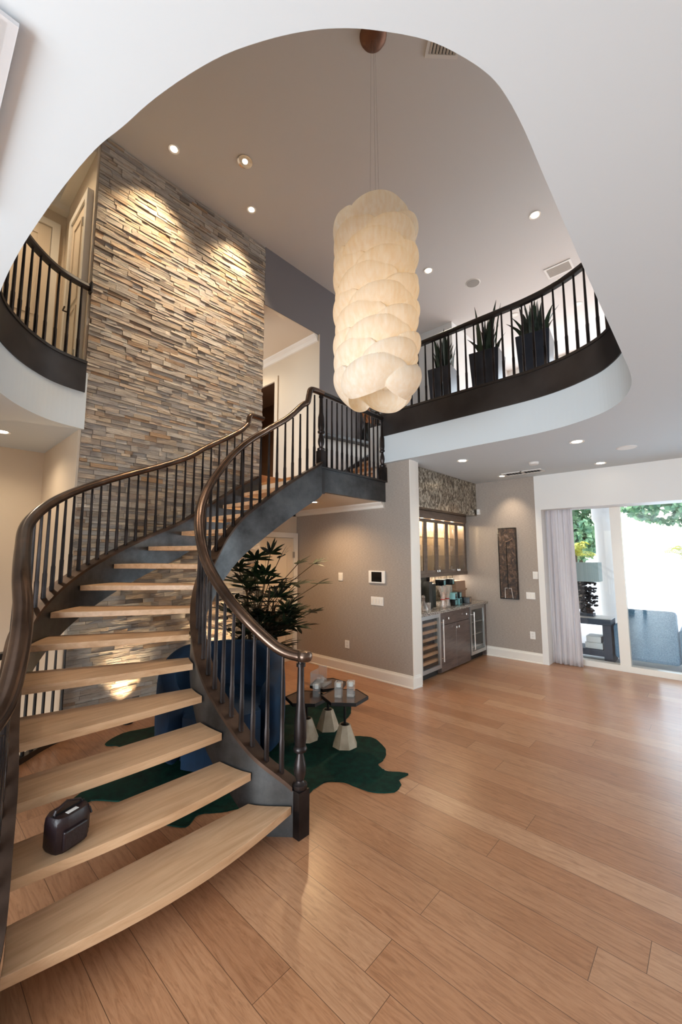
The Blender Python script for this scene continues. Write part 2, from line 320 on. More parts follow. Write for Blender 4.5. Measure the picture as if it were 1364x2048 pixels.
# ------------------------------------------------------------------ structure
fl = MB(); curvp = [(.25, 3.55), (.285, 3.75), (.37, 3.98), (.54, 4.2), (.80, 4.38), (1.0, 4.55), (1.2, 4.66)]
fl.prism([(-6, -6), (7.45, -6), (7.45, 5.4), (3.4, 5.4), (3.4, 4.85), (1.2, 4.85)] + curvp[::-1] + [(-6, 3.55)], -.2, 0)
struct(fl, 'floor', 'floor', 'wide-plank oak floor of the whole room', 'floor')
struct(MB().box(-6, 1.2, 3.4, 6.4, -2.9, -2.8), 'floor_basement', 'floor', 'floor of the level below, deep in the stairwell', 'floor')
ce = MB(); ce.prism([(-6, -6), (7.12, -6), (7.12, 3.7), (4.7, 3.7), (4.7, 3.42), (4.6, 3.42), (4.6, 2.4)] + [(p.x, p.y) for p in cat_rom([(x, y, 0) for x, y in HOLE[2:]], 4)] + [(1.216, 6.3), (-6, 6.3)], CE, UF)
struct(ce, 'ceiling', 'ceil', 'white ground floor ceiling with a large rounded opening above the stairs', 'ceiling')
struct(MB().box(-6, 10.6, -6, 8.2, UC, UC + .1), 'ceiling_upper', 'upceil', 'high warm grey ceiling above the stairwell', 'ceiling')
struct(MB().box(7.12, 10.6, -6, 8, UF - .3, UF), 'floor_upper', 'uproom', 'upper floor slab beyond the balcony', 'floor')
# stone wall
sw = MB(); sw.box(1.216, 3.481, 4.80, 4.95, -.2, UC)
st = MB(); random.seed(3); z = 0.0
X0, X1 = 1.2, 3.495
while z < UC - .02:
    # ledger panels: each panel row about 15 cm of 3-4 thin courses
    hs = random.choice([(.05, .03, .045, .035), (.032, .06, .03, .04), (.065, .045, .05), (.045, .04, .055, .03)])
    for h in hs:
        h = min(h, UC - z)
        if h < .012: break
        x = X0 - random.random() * .2
        while x < X1:
            L = random.uniform(.07, .30); a, b = max(x, X0), min(x + L, X1)
            if b - a > .02:
                d = random.choice((0, .003, .006, .011)) + random.random() * .006
                y = 4.785 - d; j = lambda: random.uniform(-.003, .003); g = .0015
                vs = [(a + g, 4.81, z + g), (b - g, 4.81, z + g), (b - g, 4.81, z + h - g), (a + g, 4.81, z + h - g)]
                mx_ = (a + b) / 2
                vs += [(a + g, y + j() * 2, z + g), (b - g, y + j() * 2, z + g), (b - g, y + j() * 2 + .004, z + h - g), (a + g, y + j() * 2 + .004, z + h - g)]
                st.add(vs, [(4, 5, 6, 7), (0, 1, 5, 4), (2, 3, 7, 6), (1, 2, 6, 5), (3, 0, 4, 7)])
            x += L
        z += h
swo = struct(sw, 'wall_stone', 'backing', 'tall wall of stacked ledger stone behind the staircase', 'wall')
st.build('stone_cladding', 'stone', swo, recalc=True)
# wallpaper wall, its end trim, wall with bar
struct(MB().box(4.667, 4.80, 2.997, 5.35, 0, 2.735), 'wall_middle', 'paper', 'taupe woven wallcovering wall with the wall-mounted touch screen', 'wall')
struct(MB().box(4.667, 4.80, 2.997, 3.44, 2.735, CE), 'wall_middle_top', 'paper', 'upper strip of the taupe wall under the balcony', 'wall')
struct(MB().box(4.6671, 4.82, 2.985, 2.997, 0, CE), 'trim_1', 'trim', 'white painted end of the taupe wall beside the bar', 'trim')
struct(MB().box(4.80, 4.90, 2.997, 3.7, 0, CE), 'wall_alcove_left', 'trim', 'left return of the bar alcove', 'wall')
struct(MB().box(4.90, 7.1, 3.66, 3.70, 0, 2.6), 'wall_alcove', 'paper', 'back wall of the bar alcove', 'wall')
struct(MB().box(7.1, 7.5, 2.12, 3.76, 0, CE), 'wall_right', 'paper', 'taupe wall carrying the tall narrow artwork', 'wall')
bs = MB(); bs.box(4.92, 7.09, 3.64, 3.66, .925, 1.41); o = struct(bs, 'wall_backsplash', 'mosaic', 'dappled antique mirror backsplash behind the bar bottles', 'wall')
struct(MB().box(4.902, 7.098, 3.13, 3.655, 2.44, CE - .002), 'wall_bulkhead', 'mosaic', 'dappled antique mirror bulkhead above the wall cabinets', 'wall')
j = MB(); j.box(7.085, 7.5, 2.03, 2.12, 0, CE); j.box(7.085, 7.5, -6, 2.03, 2.47, CE)
struct(j, 'wall_window', 'white', 'white wall header and jamb around the sliding doors', 'wall')
struct(MB().box(7.45, 7.62, -6, 2.4, 2.56, CE), 'wall_exterior', 'white', 'outer wall above the sliding doors', 'wall')
# lower hall under the landing, cream wall with door
struct(MB().box(3.3, 4.667, 5.32, 5.42, 0, 2.9), 'wall_cream', 'cream', 'cream wall behind the fan palm', 'wall')
struct(MB().box(3.40, 3.48, 4.95, 5.32, 0, UC), 'wall_stone_return', 'cream', 'side of the stone wall', 'wall')
# landing soffit
struct(MB().box(3.36, 4.667, 3.46, 5.32, 2.49, 2.70), 'ceiling_landing', 'cream', 'white soffit under the stair landing', 'ceiling')
cr = MB(); prof = [(0, 0), (.0, -.09), (.02, -.085), (.03, -.05), (.07, -.02), (.08, 0)]
cr.sweep([(4.667, 3.43, 2.492), (4.667, 5.32, 2.492)], [(-u, w) for u, w in prof][::-1])
cr.sweep([(4.667, 5.32, 2.492), (3.48, 5.32, 2.492)], [(u, w) for u, w in prof])
cro = struct(cr, 'trim_2', 'trim', 'crown moulding under the landing', 'trim')
# upper hall at landing level
struct(MB().box(3.36, 4.667, 3.46, 4.80, 2.70, LZ), 'floor_landing', 'uproom', 'oak landing of the staircase', 'floor')
struct(MB().box(3.481, 4.66, 4.79, 8, LZ - .1, 2.90), 'floor_hall', 'uproom', 'oak floor of the hall behind the landing', 'floor')
hw = MB(); hw.box(4.66, 4.675, 4.775, 5.97, 2.9, 5.56); hw.box(4.66, 4.675, 6.85, 8, 2.9, 5.56); hw.box(4.66, 4.675, 5.97, 6.85, 5.06, 5.56)
struct(hw, 'wall_hall', 'cream', 'cream side wall of the upstairs hall', 'wall')
struct(MB().box(3.4, 4.8, 8, 8.1, 2.9, 5.6), 'wall_hall_end', 'cream', 'end wall of the upstairs hall', 'wall')
rm = MB(); rm.box(4.7, 5.9, 5.8, 5.86, 2.9, 5.2); rm.box(5.6, 5.66, 5.86, 8, 2.9, 5.2); rm.box(4.69, 5.9, 5.8, 8, 5.2, 5.26); rm.box(4.69, 5.9, 8, 8.1, 2.9, 5.2)
struct(rm, 'wall_hall_room', 'brown', 'brown walls inside the room off the hall', 'wall')
cs = MB(); cs.box(4.64, 4.66, 5.88, 5.97, 2.9, 5.06); cs.box(4.64, 4.66, 6.85, 6.94, 2.9, 5.06); cs.box(4.64, 4.66, 5.88, 6.94, 5.06, 5.15)
struct(cs, 'trim_3', 'cream', 'cream door casing in the upstairs hall', 'trim')
struct(MB().box(3.485, 4.66, 4.796, 8, 5.553, 5.66), 'ceiling_hall', 'cream', 'ceiling of the upstairs hall', 'ceiling')
cr = MB(); cr.sweep([(4.66, 4.80, 5.56), (4.66, 8, 5.56)], [(0, 0), (0, -.12), (-.02, -.11), (-.04, -.06), (-.09, -.02), (-.1, 0)]); struct(cr, 'trim_4', 'trim', 'crown moulding in the upstairs hall', 'trim')
g = MB(); g.box(3.497, 4.677, 4.78, 4.792, 5.553, UC); g.box(4.677, 7.35, 4.78, 4.88, 3.80, UC)
struct(g, 'wall_grey', 'grey', 'dark grey wall above the upstairs hall opening', 'wall')
struct(MB().box(4.677, 7.35, 4.78, 4.88, 2.5, 3.798), 'wall_wainscot', 'white', 'white lower wall beside the short upper flight', 'wall')
struct(MB().box(7.3, 10.6, 3.6, 4.9, UF, UC), 'wall_upper_block', 'white', 'white upstairs room corner beyond the planters', 'wall')
wu = MB(); wu.box(10.4, 10.6, -6, 3.6, UF, 3.95); wu.box(10.4, 10.6, -6, 3.6, 6.3, UC)
for y in (3.1, 1.3, -.5, -2.3, -4.1, -5.9): wu.box(10.4, 10.6, y, y + .25, 3.95, 6.3)
struct(wu, 'wall_upper_window', 'white', 'upstairs window wall beyond the balcony', 'wall')
# left hall, lower and upper
struct(MB().box(1.18, 1.216, 4.80, 6.26, -2.8, CE), 'wall_hall_left', 'cream', 'cream side wall beside the stone wall, ground floor', 'wall')
struct(MB().box(-6, 1.216, 6.26, 6.36, -2.8, CE), 'wall_left_end', 'cream', 'cream wall at the end of the left hall', 'wall')
ul = MB(); ul.box(1.18, 1.216, 4.80, 4.95, UF, UC); ul.box(1.18, 1.216, 5.52, 6.1, UF, UC); ul.box(1.18, 1.216, 4.95, 5.52, 5.78, UC)
struct(ul, 'wall_upper_left', 'cream', 'cream upstairs wall beside the top of the stone', 'wall')
struct(MB().box(-6, 1.216, 6.05, 6.2, UF, UC), 'wall_upper_left_end', 'cream', 'cream upstairs wall with a panelled closet door', 'wall')
cr = MB(); pc = [(0, 0), (0, -.28), (-.02, -.27), (-.05, -.16), (-.16, -.05), (-.18, 0)]
cr.box(-4, 1.18, 5.93, 6.05, 6.22, UC); cr.box(1.06, 1.18, 4.85, 5.93, 6.30, UC)
struct(cr, 'trim_5', 'trim', 'crown moulding of the upstairs left hall', 'trim')
struct(MB().box(-1.3, -1.2, 2.7, 6.26, 0, CE), 'wall_hall_partition', 'cream', 'added unseen panel blocking light from the rear left into the left hall', 'wall')  # unseen panel, added so the cream hall wall is not overlit
struct(MB().box(-1.3, -1.2, 3.0, 6.05, UF, UC), 'wall_upper_partition', 'cream', 'added unseen panel blocking light into the upstairs left landing', 'wall')  # same added light block for the upper storey, out of view
# rear shell, behind the camera, with tall openings to the daylight
rs = MB()
rs.box(-3.9, -3.8, -6, 6.3, 2.7, UC)
for y in (-6, -2.6, .8, 4.2): rs.box(-3.9, -3.8, y, y + .5, -.2, 2.7)
struct(rs, 'wall_rear_left', 'white', 'wall with tall windows behind the camera on the left', 'wall')
struct(MB().box(-6, 7.5, -6.1, -6, -.2, UC), 'wall_rear', 'white', 'plain white wall behind the camera', 'wall')
# baseboards
def baseboard(name, pts, side, label, h=.16):
    b = MB(); s = side; b.sweep(pts, [(0, 0), (0, h), (s * .008, h), (s * .012, h - .02), (s * .018, h - .03), (s * .02, h - .04), (s * .02, .02), (s * .028, .012), (s * .028, 0)][::(1 if s > 0 else -1)])
    return struct(b, name, 'trim', label, 'baseboard')
baseboard('baseboard_middle', [(4.667, 5.32, 0), (4.667, 2.985, 0), (4.83, 2.985, 0)], 1, 'white baseboard along the taupe wall')
baseboard('baseboard_right', [(7.1, 3.03, 0), (7.1, 2.12, 0)], 1, 'white baseboard below the tall artwork')
baseboard('baseboard_cream', [(4.60, 5.32, 0), (4.667, 5.32, 0)], 1, 'short white baseboard beside the cream door')

# doors
def panel_door(name, label, M4, w, h, mat='cream', handle=True, hinge=-1):
    """local: x along width, y thickness (front at -y), z up"""
    e = empty(name, (0, 0, 0), label, 'door', kind='structure'); e.matrix_world = M4
    m = MB(); m.box(0, w, 0, .04, 0, h)
    for z0, z1 in ((.15, h * .42), (h * .46, h - .14)):
        for a, b, c, d in ((.12, w - .12, z0, z0 + .02), (.12, w - .12, z1 - .02, z1), (.12, .14, z0 + .02, z1 - .02), (w - .14, w - .12, z0 + .02, z1 - .02)): m.box(a, b, -.012, .0, c, d)
    kid(m, 'door_leaf', mat, e)
    f = MB(); f.box(-.09, -.005, -.02, .05, 0, h + .005); f.box(w + .005, w + .09, -.02, .05, 0, h + .005); f.box(-.09, w + .09, -.02, .05, h + .005, h + .09); kid(f, 'door_frame', 'trim', e)
    for z in (.25, h - .28):
        x = w if hinge > 0 else 0; kid(MB().box(x - .012, x + .012, -.03, .0, z - .05, z + .05), 'hinge', 'ssteel', e)
    if handle:
        x = .06 if hinge > 0 else w - .06; m = MB(); m.tube([(x, 0, .95), (x, -.05, .95), (x + (.1 if hinge > 0 else -.1), -.055, .95)], .009); kid(m, 'door_handle', 'iron', e, smooth=True)
    return e
panel_door('door_1', 'cream panelled door in the wall behind the fan palm', Matrix.Translation((3.86, 5.28, 0)), .70, 2.02, hinge=1)
Ms = Matrix.Translation((1.14, 5.50, UF)) @ Matrix.Rotation(rad(-90), 4, 'Z')
panel_door('door_2', 'cream door with dark lever handle beside the top of the stone wall', Ms, .54, 2.1, hinge=1)
panel_door('door_3', 'wide cream panelled closet door on the upstairs left landing', Matrix.Translation((.12, 6.01, UF)), .9, 2.3, handle=False)

# ------------------------------------------------------------------ sliding door and exterior
sd = empty('door_4', (7.5, 0, 0), 'white framed sliding glass doors to the terrace', 'door', kind='structure')
def loc(o, e):
    o.parent = e; o.matrix_parent_inverse = e.matrix_world.inverted(); return o
f = MB(); f.box(7.46, 7.6, -6, 2.05, 0, .085); f.box(7.46, 7.6, -6, 2.05, 2.5, 2.58)
for y0, y1 in ((1.95, 2.05), (1.01, 1.146), (-.95, -.81), (-2.9, -2.76), (-4.9, -4.76)): f.box(7.47, 7.57, y0, y1, .085, 2.5)
loc(f.build('door_frame', 'trim'), sd)
for y0, y1 in ((1.146, 1.95), (-.81, 1.01), (-2.76, -.95), (-4.76, -2.9)): loc(MB().box(7.515, 7.523, y0, y1, .085, 2.5).build('glass_pane', 'glass'), sd)
# curtain
n = 90; cm = MB(); vs = []; rows = 22
for k in range(rows + 1):
    z = 2.5 - k * (2.49 / rows); q = k / rows
    for i in range(n + 1):
        u = i / n; y = 2.02 - u * (.40 + .02 * q); a = .020 + .008 * sin(u * 9)
        x = 7.30 + a * sin(u * 2 * pi * 6.5 + .4 * sin(q * 3)) + .01 * sin(u * 31 + q * 5) - .03 * max(0, q - .93) * 10
        vs.append((x, y + .006 * sin(u * 70 + q * 4), z))
cm.add(vs, [(k * (n + 1) + i, k * (n + 1) + i + 1, (k + 1) * (n + 1) + i + 1, (k + 1) * (n + 1) + i) for k in range(rows) for i in range(n)])
c = cm.build('curtain', 'curtain', smooth=True, recalc=False); tag(c, 'pale lilac floor-length curtain gathered beside the sliding doors', 'curtain')
md = c.modifiers.new('t', 'SOLIDIFY'); md.thickness = .002
# exterior
struct(MB().box(7.6, 60, -40, 40, -.2, -.04), 'floor_terrace', 'deck', 'bright pale terrace outside the sliding doors', 'ground')
col = MB(); col.lathe([(.26, 0), (.26, .1), (.21, .14), (.2, 2.5), (.25, 2.6), (.25, 3.4)], (11, 1.80, -.04), 20); tag(col.build('porch_column', 'outwhite', smooth=True), 'round white porch column behind the outdoor lamp', 'column')
struct(MB().box(9.9, 12.2, -40, 40, 3.0, 3.3), 'ceiling_porch', 'outwhite', 'white porch beam outside', 'beam')
def foliage(name, label, cat, c, sc, n, size, mat, seed, trunk=True, group=None):
    random.seed(seed); e = empty(name, (c[0], c[1], -.04), label, cat, group); m = MB()
    for _ in range(n):
        while True:
            p = Vector((random.uniform(-1, 1), random.uniform(-1, 1), random.uniform(-1, 1)))
            if p.length < 1 and noise.noise(p * 1.7 + Vector((seed, 0, 0))) > -.12: break
        p = Vector((p.x * sc[0], p.y * sc[1], p.z * sc[2])) + Vector(c)
        a = Vector((random.gauss(0, 1), random.gauss(0, 1), random.gauss(0, 1))).normalized() * size; b = a.cross(Vector((random.gauss(0, 1), random.gauss(0, 1), random.gauss(0, 1)))).normalized() * size * .6
        m.add([p - a, p + b, p + a, p - b], [(0, 1, 2, 3)])
    loc(m.build('crown', mat, recalc=False), e)
    if trunk: loc(MB().tube([(c[0], c[1], -.04), (c[0] + .1, c[1] - .1, c[2] * .6), (c[0], c[1], c[2])], [.16, .12, .06]).build('trunk', 'stem', smooth=True), e)
    return e
foliage('tree', 'leafy green tree seen left of the white porch column', 'tree', (19.5, 4.25, 2.95), (1.6, 1.1, 1.5), 2200, .16, 'treelf', 1)
foliage('tree', 'broad leafy tree filling the top of the right glass pane', 'tree', (24, .2, 4.6), (2.2, 3.4, 1.6), 5200, .19, 'treelf', 2)
def palmtree(name, label, x, y, h, n, L, seed, mat='palmy', group=None):
    random.seed(seed); e = empty(name, (x, y, -.04), label, 'palm', group); m = MB()
    for k in range(n):
        a = random.uniform(0, 2 * pi); el = random.uniform(.2, 1.3); P = []
        for i in range(6):
            q = i / 5; P.append(Vector((x + cos(a) * L * q * cos(el) * 1.0, y + sin(a) * L * q * cos(el), h + L * q * sin(el) - .55 * L * q * q)))
        for i in range(5):
            d = (P[i + 1] - P[i]).normalized(); s_ = d.cross(Vector((0, 0, 1)))
            if s_.length < .01: s_ = Vector((1, 0, 0))
            s_.normalize()
            for sg in (-1, 1):
                for q in (0, .33, .66):
                    b = P[i].lerp(P[i + 1], q); w = s_ * sg * L * .22 * (1 - i / 6) + d * L * .12 - Vector((0, 0, L * .08)); m.add([b, b + d * .03, b + w], [(0, 1, 2)])
    loc(m.build('fronds', mat, recalc=False), e); loc(MB().tube([(x, y, -.04), (x, y, h)], [.1, .07]).build('trunk', 'stem'), e)
palmtree('palm_tree', 'yellow-green palm seen between curtain and porch column', 15.5, 3.45, 1.75, 26, 1.1, 5)
palmtree('palm_tree', 'yellow-green palm behind the white picket fence', 17, .55, 1.6, 26, 1.1, 6)
fe = empty('picket_fence', (16, 0, -.04), 'white picket fence at the edge of the terrace', 'fence')
m = MB(); m.box(16, 16.04, -12, 8, .95, 1.02); m.box(16, 16.04, -12, 8, .15, .22); loc(m.build('fence_rail', 'outwhite'), fe)
m = MB()
for i in range(110): m.box(15.98, 16.02, -12 + i * .18, -12 + i * .18 + .09, 0, 1.1)
pk = loc(m.build('pickets', 'outwhite'), fe); pk['kind'] = 'stuff'
# outdoor console table with lamp
T = empty('console_table', (8.3, 1.72, -.04), 'dark woven terrace console table with a low shelf', 'table')
m = MB(); m.box(8.05, 8.5, 1.33, 2.4, .56, .66); loc(m.build('tabletop', 'wickerd', bevel=.01), T)
loc(MB().box(8.05, 8.5, 1.33, 1.45, -.04, .56).build('side_panel', 'wickerd'), T); loc(MB().box(8.05, 8.5, 2.26, 2.4, -.04, .56).build('side_panel', 'wickerd'), T)
loc(MB().box(8.05, 8.5, 1.45, 2.26, .05, .15).build('shelf', 'wickerd'), T)
loc(MB().box(8.04, 8.51, 1.32, 2.41, .66, .672).build('glass_top', 'frost'), T)
for k, (y, z, w) in enumerate(((1.60, .152, .13), (1.60, .255, .11))):
    tag(MB().box(8.1, 8.4, y - w, y + w, z, z + .1).build('storage_box', 'outwhite', bevel=.006), ('larger' if k == 0 else 'smaller') + ' white box on the low shelf of the terrace console, ' + ('bottom of the pair' if k == 0 else 'on top of the other'), 'box', 'white boxes on the terrace console')
L = empty('terrace_lamp', (8.3, 1.72, .672), 'terrace table lamp with rectangular pale shade and dark clustered base', 'lamp')
random.seed(9); m = MB(); m.box(8.2, 8.4, 1.6, 1.85, .672, .72); loc(m.build('lamp_foot', 'wickerd'), L); m = MB()
for i in range(260):
    a = random.uniform(0, 2 * pi); z = random.uniform(.72, 1.28); r = .17 * math.sqrt(random.random()) * (1 if z > .85 else .6); c_ = Vector((8.3 + r * cos(a) * .7, 1.71 + r * sin(a), z)); m.sphere(c_, random.uniform(.02, .04), 6, 4, (1, 1, .6))
loc(m.build('lamp_body', 'petals'), L)
m = MB(); m.box(8.14, 8.46, 1.47, 2.03, 1.27, 1.60); loc(m.build('lamp_shade', 'shade'), L)
A = empty('wicker_armchair', (8.3, .85, -.04), 'blue-grey woven terrace armchair seen from behind through the glass', 'chair')
m = MB(); m.box(8.02, 8.16, .47, 1.16, .06, .86); loc(m.build('backrest', 'wicker', bevel=.05), A)
for y in (.33, 1.16): loc(MB().box(8.04, 8.85, y, y + .14, .06, .6).build('armrest', 'wicker', bevel=.05), A)
loc(MB().box(8.16, 8.85, .47, 1.16, .06, .34).build('seat_base', 'wicker', bevel=.02), A)
loc(MB().box(8.18, 8.85, .48, 1.15, .34, .48).build('seat_cushion', 'cushion', bevel=.04), A)
for x in (8.1, 8.8):
    for y in (.4, 1.23): loc(MB().box(x - .02, x + .02, y - .02, y + .02, -.04, .06).build('leg', 'wicker'), A)
struct(MB().box(34, 42, 1.5, 9, 0, 3.4), 'backdrop_house', 'outwhite', 'pale house far beyond the fence', 'building')


# ------------------------------------------------------------------ staircase
S = empty('staircase', (1.0, 2.6, 0), 'curved open-riser staircase with oak treads, steel stringers and bronze handrails', 'staircase')
def pr(o): return loc(o, S)
for k in range(1, 15):
    m = MB(); a = fI(k); b = fO(k); n = 14; d = (b - a); nn = Vector((d.y, -d.x, 0)).normalized()
    if nn.dot(fI(k + .5) - fI(k)) > 0: nn = -nn
    bow = {1: .09, 2: .045, 3: .02}.get(k, .008)
    poly = []
    for i in range(n + 1):
        q = i / n; p = a.lerp(b, q) + nn * bow * sin(pi * q); poly.append((p.x, p.y))
    bk = min(k + 1.06, 15)
    for i in range(5): p = fO(k + (bk - k) * (i + 1) / 5); poly.append((p.x, p.y))
    for i in range(5): p = fI(bk - (bk - k) * i / 5); poly.append((p.x, p.y))
    m.prism(poly, Rz * k - .045, Rz * k); pr(m.build('tread', 'tread', bevel=.004))
def ribbon(f, t0, t1, d, th, top, bot, mat, name, n=90, zmin=0):
    m = MB(); vs = []
    for i in range(n + 1):
        t = t0 + (t1 - t0) * i / n; zt = Rz * t + top; zb = max(zmin, Rz * t + bot); zt = max(zt, zb + .02)
        for u, z in ((d - th / 2, zb), (d + th / 2, zb), (d + th / 2, zt), (d - th / 2, zt)):
            p = off(f, t, u); vs.append((p.x, p.y, z))
    fs = [(4 * i + j, 4 * i + (j + 1) % 4, 4 * i + 4 + (j + 1) % 4, 4 * i + 4 + j) for i in range(n) for j in range(4)] + [(0, 1, 2, 3), (4 * n + 3, 4 * n + 2, 4 * n + 1, 4 * n)]
    m.add(vs, fs); return pr(m.build(name, mat, smooth=True))
ribbon(fI, .95, 15, .04, .06, .09, -.30, 'steel', 'stringer')
ribbon(fO, .1, 15, -.04, .06, .09, -.30, 'steel', 'stringer')
ribbon(fI, .98, 14.9, .055, .115, .115, .088, 'capwood', 'rail_shoe')
ribbon(fO, .1, 14.9, -.055, .115, .115, .088, 'capwood', 'rail_shoe')
def arcpos(f, t0, t1, step):
    out = []; t = t0; acc = 0; last = f(t0); out.append(t0)
    while t < t1:
        t += .01; p = f(t); acc += (p - last).length; last = p
        if acc >= step: out.append(t); acc = 0
    return out
def baluster(x, y, z0, z1, par, mat='iron', name='baluster', r=.015):
    h = z1 - z0; m = MB()
    m.lathe([(r * 1.15, 0), (r * 1.1, h * .1), (r * 1.12, h * .27), (r * .95, h * .28), (r * .9, h * .5), (r * .66, h)], (x, y, z0), 8)
    return loc(m.build(name, mat, smooth=True), par)
for f, d, t0, t1, stp in ((fI, .055, 1.3, 14.6, .098), (fO, -.06, 1.1, 14.4, .112)):
    for t in arcpos(lambda q: off(f, q, d), t0, t1, stp):
        p = off(f, t, d); top = Rz * t + .83
        if t > 14.15 and f is fI: top = 3.64
        baluster(p.x, p.y, Rz * t + .11, top, S)
def newel(x, y, z0, blk, top, par, w=.043, mat='iron'):
    m = MB(); m.box(x - w, x + w, y - w, y + w, z0, z0 + blk); h = top - z0 - blk
    pf = [(.040, 0), (.046, .01), (.046, .03), (.028, .04), (.024, .05), (.036, .085), (.04, .115), (.036, .15), (.022, .20), (.020, .215), (.04, .222), (.044, .235), (.04, .248), (.034, .255), (.040, .30), (.038, .42), (.026, .6 * h + .05), (.019, h)]
    m.lathe([(r, min(z, h)) for r, z in pf], (x, y, z0 + blk), 18); m.lathe([(.03, 0), (.03, .02)], (x, y, top - .03), 14)
    return loc(m.build('newel_post', mat, smooth=True), par)
nI = (1.822, 2.02); nO = (.03, 1.60)
newel(*nI, 0, .27, 1.04, S); newel(*nO, 0, .27, 1.04, S)
def rail(pts, par, mat, name='handrail', r=.043):
    P = cat_rom(pts, 6); return loc(MB().tube(P, r, 14, .8).build(name, mat, smooth=True), par)
ri = [(nI[0] + .012, nI[1] - .03, 1.075), (nI[0] - .005, nI[1] + .01, 1.072)]
for k in range(14): t = 1.45 + k * .98; p = off(fI, t, .045); ri.append((p.x, p.y, Rz * t + .86))
ri = [q for q in ri if q[0] < 3.06 or q[2] < 3.4]
ri += [(3.06, off(fI, 14, .045).y, 3.47), (3.125, 3.395, 3.52), (3.15, 3.39, 3.62), (3.17, 3.388, 3.685), (3.24, 3.385, 3.70), (3.36, 3.38, 3.70)]
rail(ri, S, 'bronze')
loc(MB().lathe([(.0, -.03), (.045, -.028), (.052, -.01), (.052, .012), (.04, .03), (0, .033)], (nI[0] + .01, nI[1] - .02, 1.075), 20).build('rail_cap', 'bronze', smooth=True), S)
def lerp_at(t, P):
    if t <= P[0][0]: return P[0][1]
    for (a, x), (b, y) in zip(P, P[1:]):
        if t <= b: return x + (y - x) * (t - a) / (b - a)
    return P[-1][1]
ro = [(nO[0], nO[1], 1.0), (.12, 1.78, 1.0), (.215, 1.95, 1.04)]
for k in range(15): t = 1.35 + k * .90; p = off(fO, t, lerp_at(t, [(1.35, -.068), (2.1, -.038), (3.0, -.03), (4.2, -.042), (5.4, -.055)])); ro.append((p.x, p.y, Rz * t + .87))
ro += [(3.12, 4.655, 3.50), (3.17, 4.655, 3.56), (3.19, 4.655, 3.66), (3.24, 4.655, 3.69), (3.42, 4.655, 3.69)]
rail(ro, S, 'bronze')

# landing balustrade
LB = empty('landing_balustrade', (4.0, 3.42, 2.49), 'short dark balustrade with two turned posts along the stair landing', 'railing')
def kp(o, P): return loc(o, P)
kp(MB().box(3.33, 4.665, 3.40, 3.458, 2.487, 2.765).build('fascia_band', 'steel'), LB)
kp(MB().box(3.31, 4.666, 3.36, 3.46, 2.765, 2.79).build('rail_shoe', 'blackrail', bevel=.004), LB)
kp(MB().box(3.35, 3.41, 3.385, 3.40, 2.46, 2.79).build('corner_trim', 'blackrail'), LB)
for k in range(12): baluster(3.455 + k * .094, 3.40, 2.79, 3.66, LB)
newel(3.36, 3.40, 2.79, .19, 3.68, LB); newel(4.60, 3.40, 2.79, .19, 3.68, LB)
rail([(3.30, 3.38, 3.70), (3.6, 3.385, 3.70), (4.1, 3.39, 3.70), (4.50, 3.40, 3.70), (4.60, 3.40, 3.705), (4.64, 3.45, 3.76), (4.66, 3.54, 3.86)], LB, 'blackrail', r=.036)
# right balcony
def balcony(name, label, pts, h0, h1, step, ends, railmat='blackrail'):
    B = empty(name, (pts[0][0], pts[0][1], h0), label, 'railing')
    P = cat_rom([(x, y, 0) for x, y in pts], 4)
    kp(MB().sweep([(p.x, p.y, h0) for p in P], [(-.06, 0), (-.06, .31), (.012, .31), (.012, 0)]).build('fascia_band', 'bandsteel', smooth=True), B)
    kp(MB().sweep([(p.x, p.y, h0 + .31) for p in P], [(-.09, 0), (-.09, .03), (.022, .03), (.022, 0)]).build('rail_shoe', 'blackrail', smooth=True), B)
    kp(MB().sweep([(p.x, p.y, h1) for p in P], [(-.075, -.012), (-.07, .018), (-.05, .035), (-.02, .035), (0, .018), (.005, -.012), (-.01, -.03), (-.06, -.03)]).build('handrail', railmat, smooth=True), B)
    acc = step * .6
    for i in range(1, len(P)):
        d = (P[i] - P[i - 1]); L_ = d.length; t = d.normalized(); a = Vector((t.y, -t.x, 0)); s_ = 0
        while acc + (L_ - s_) >= step:
            s_ += step - acc; acc = 0; p = P[i - 1] + t * s_ - a * .035; baluster(p.x, p.y, h0 + .34, h1 - .02, B, 'iron')
        acc += L_ - s_
    return B
M['bandsteel'] = plain('dark_steel_band', (46, 42, 42), .42, .4, 3., .05, 12)
RB = balcony('balcony_balustrade', 'long dark balcony balustrade curving above the bar, with planters behind it', HOLE[:26], 3.43, 4.62, .115, None)
newel(4.66, 3.50, 3.65, .19, 4.60, RB)
BL = balcony('balcony_balustrade', 'dark curved balcony balustrade ending against the stone wall at upper left', [q for q in HOLE[30:-1]] + [(1.195, 4.748)], 3.43, 4.62, .11, None)
kp(MB().box(1.18, 1.205, 4.73, 4.83, 4.55, 4.68).build('rail_rosette', 'blackrail', bevel=.01), BL)
# stairwell balustrade to the level below
B = empty('stairwell_balustrade', (.8, 4.4, 0), 'black balustrade around the floor opening behind the lowest treads', 'railing')
P = cat_rom([(x, y, 0) for x, y in curvp[:-1]] + [(1.24, 4.70, 0)], 4)
kp(MB().sweep(P, [(-.03, -.25), (-.03, .05), (.03, .05), (.03, -.25)]).build('curb', 'blackrail', smooth=True), B)
kp(MB().sweep(P, [(-.03, .9), (-.03, .95), (.03, .95), (.03, .9)]).build('handrail', 'blackrail', smooth=True), B)
acc = 0
for i in range(1, len(P)):
    d = P[i] - P[i - 1]; L_ = d.length; t = d.normalized(); s_ = 0
    while acc + (L_ - s_) >= .1:
        s_ += .1 - acc; acc = 0; p = P[i - 1] + t * s_; baluster(p.x, p.y, .05, .91, B, 'blackrail', r=.014)
    acc += L_ - s_
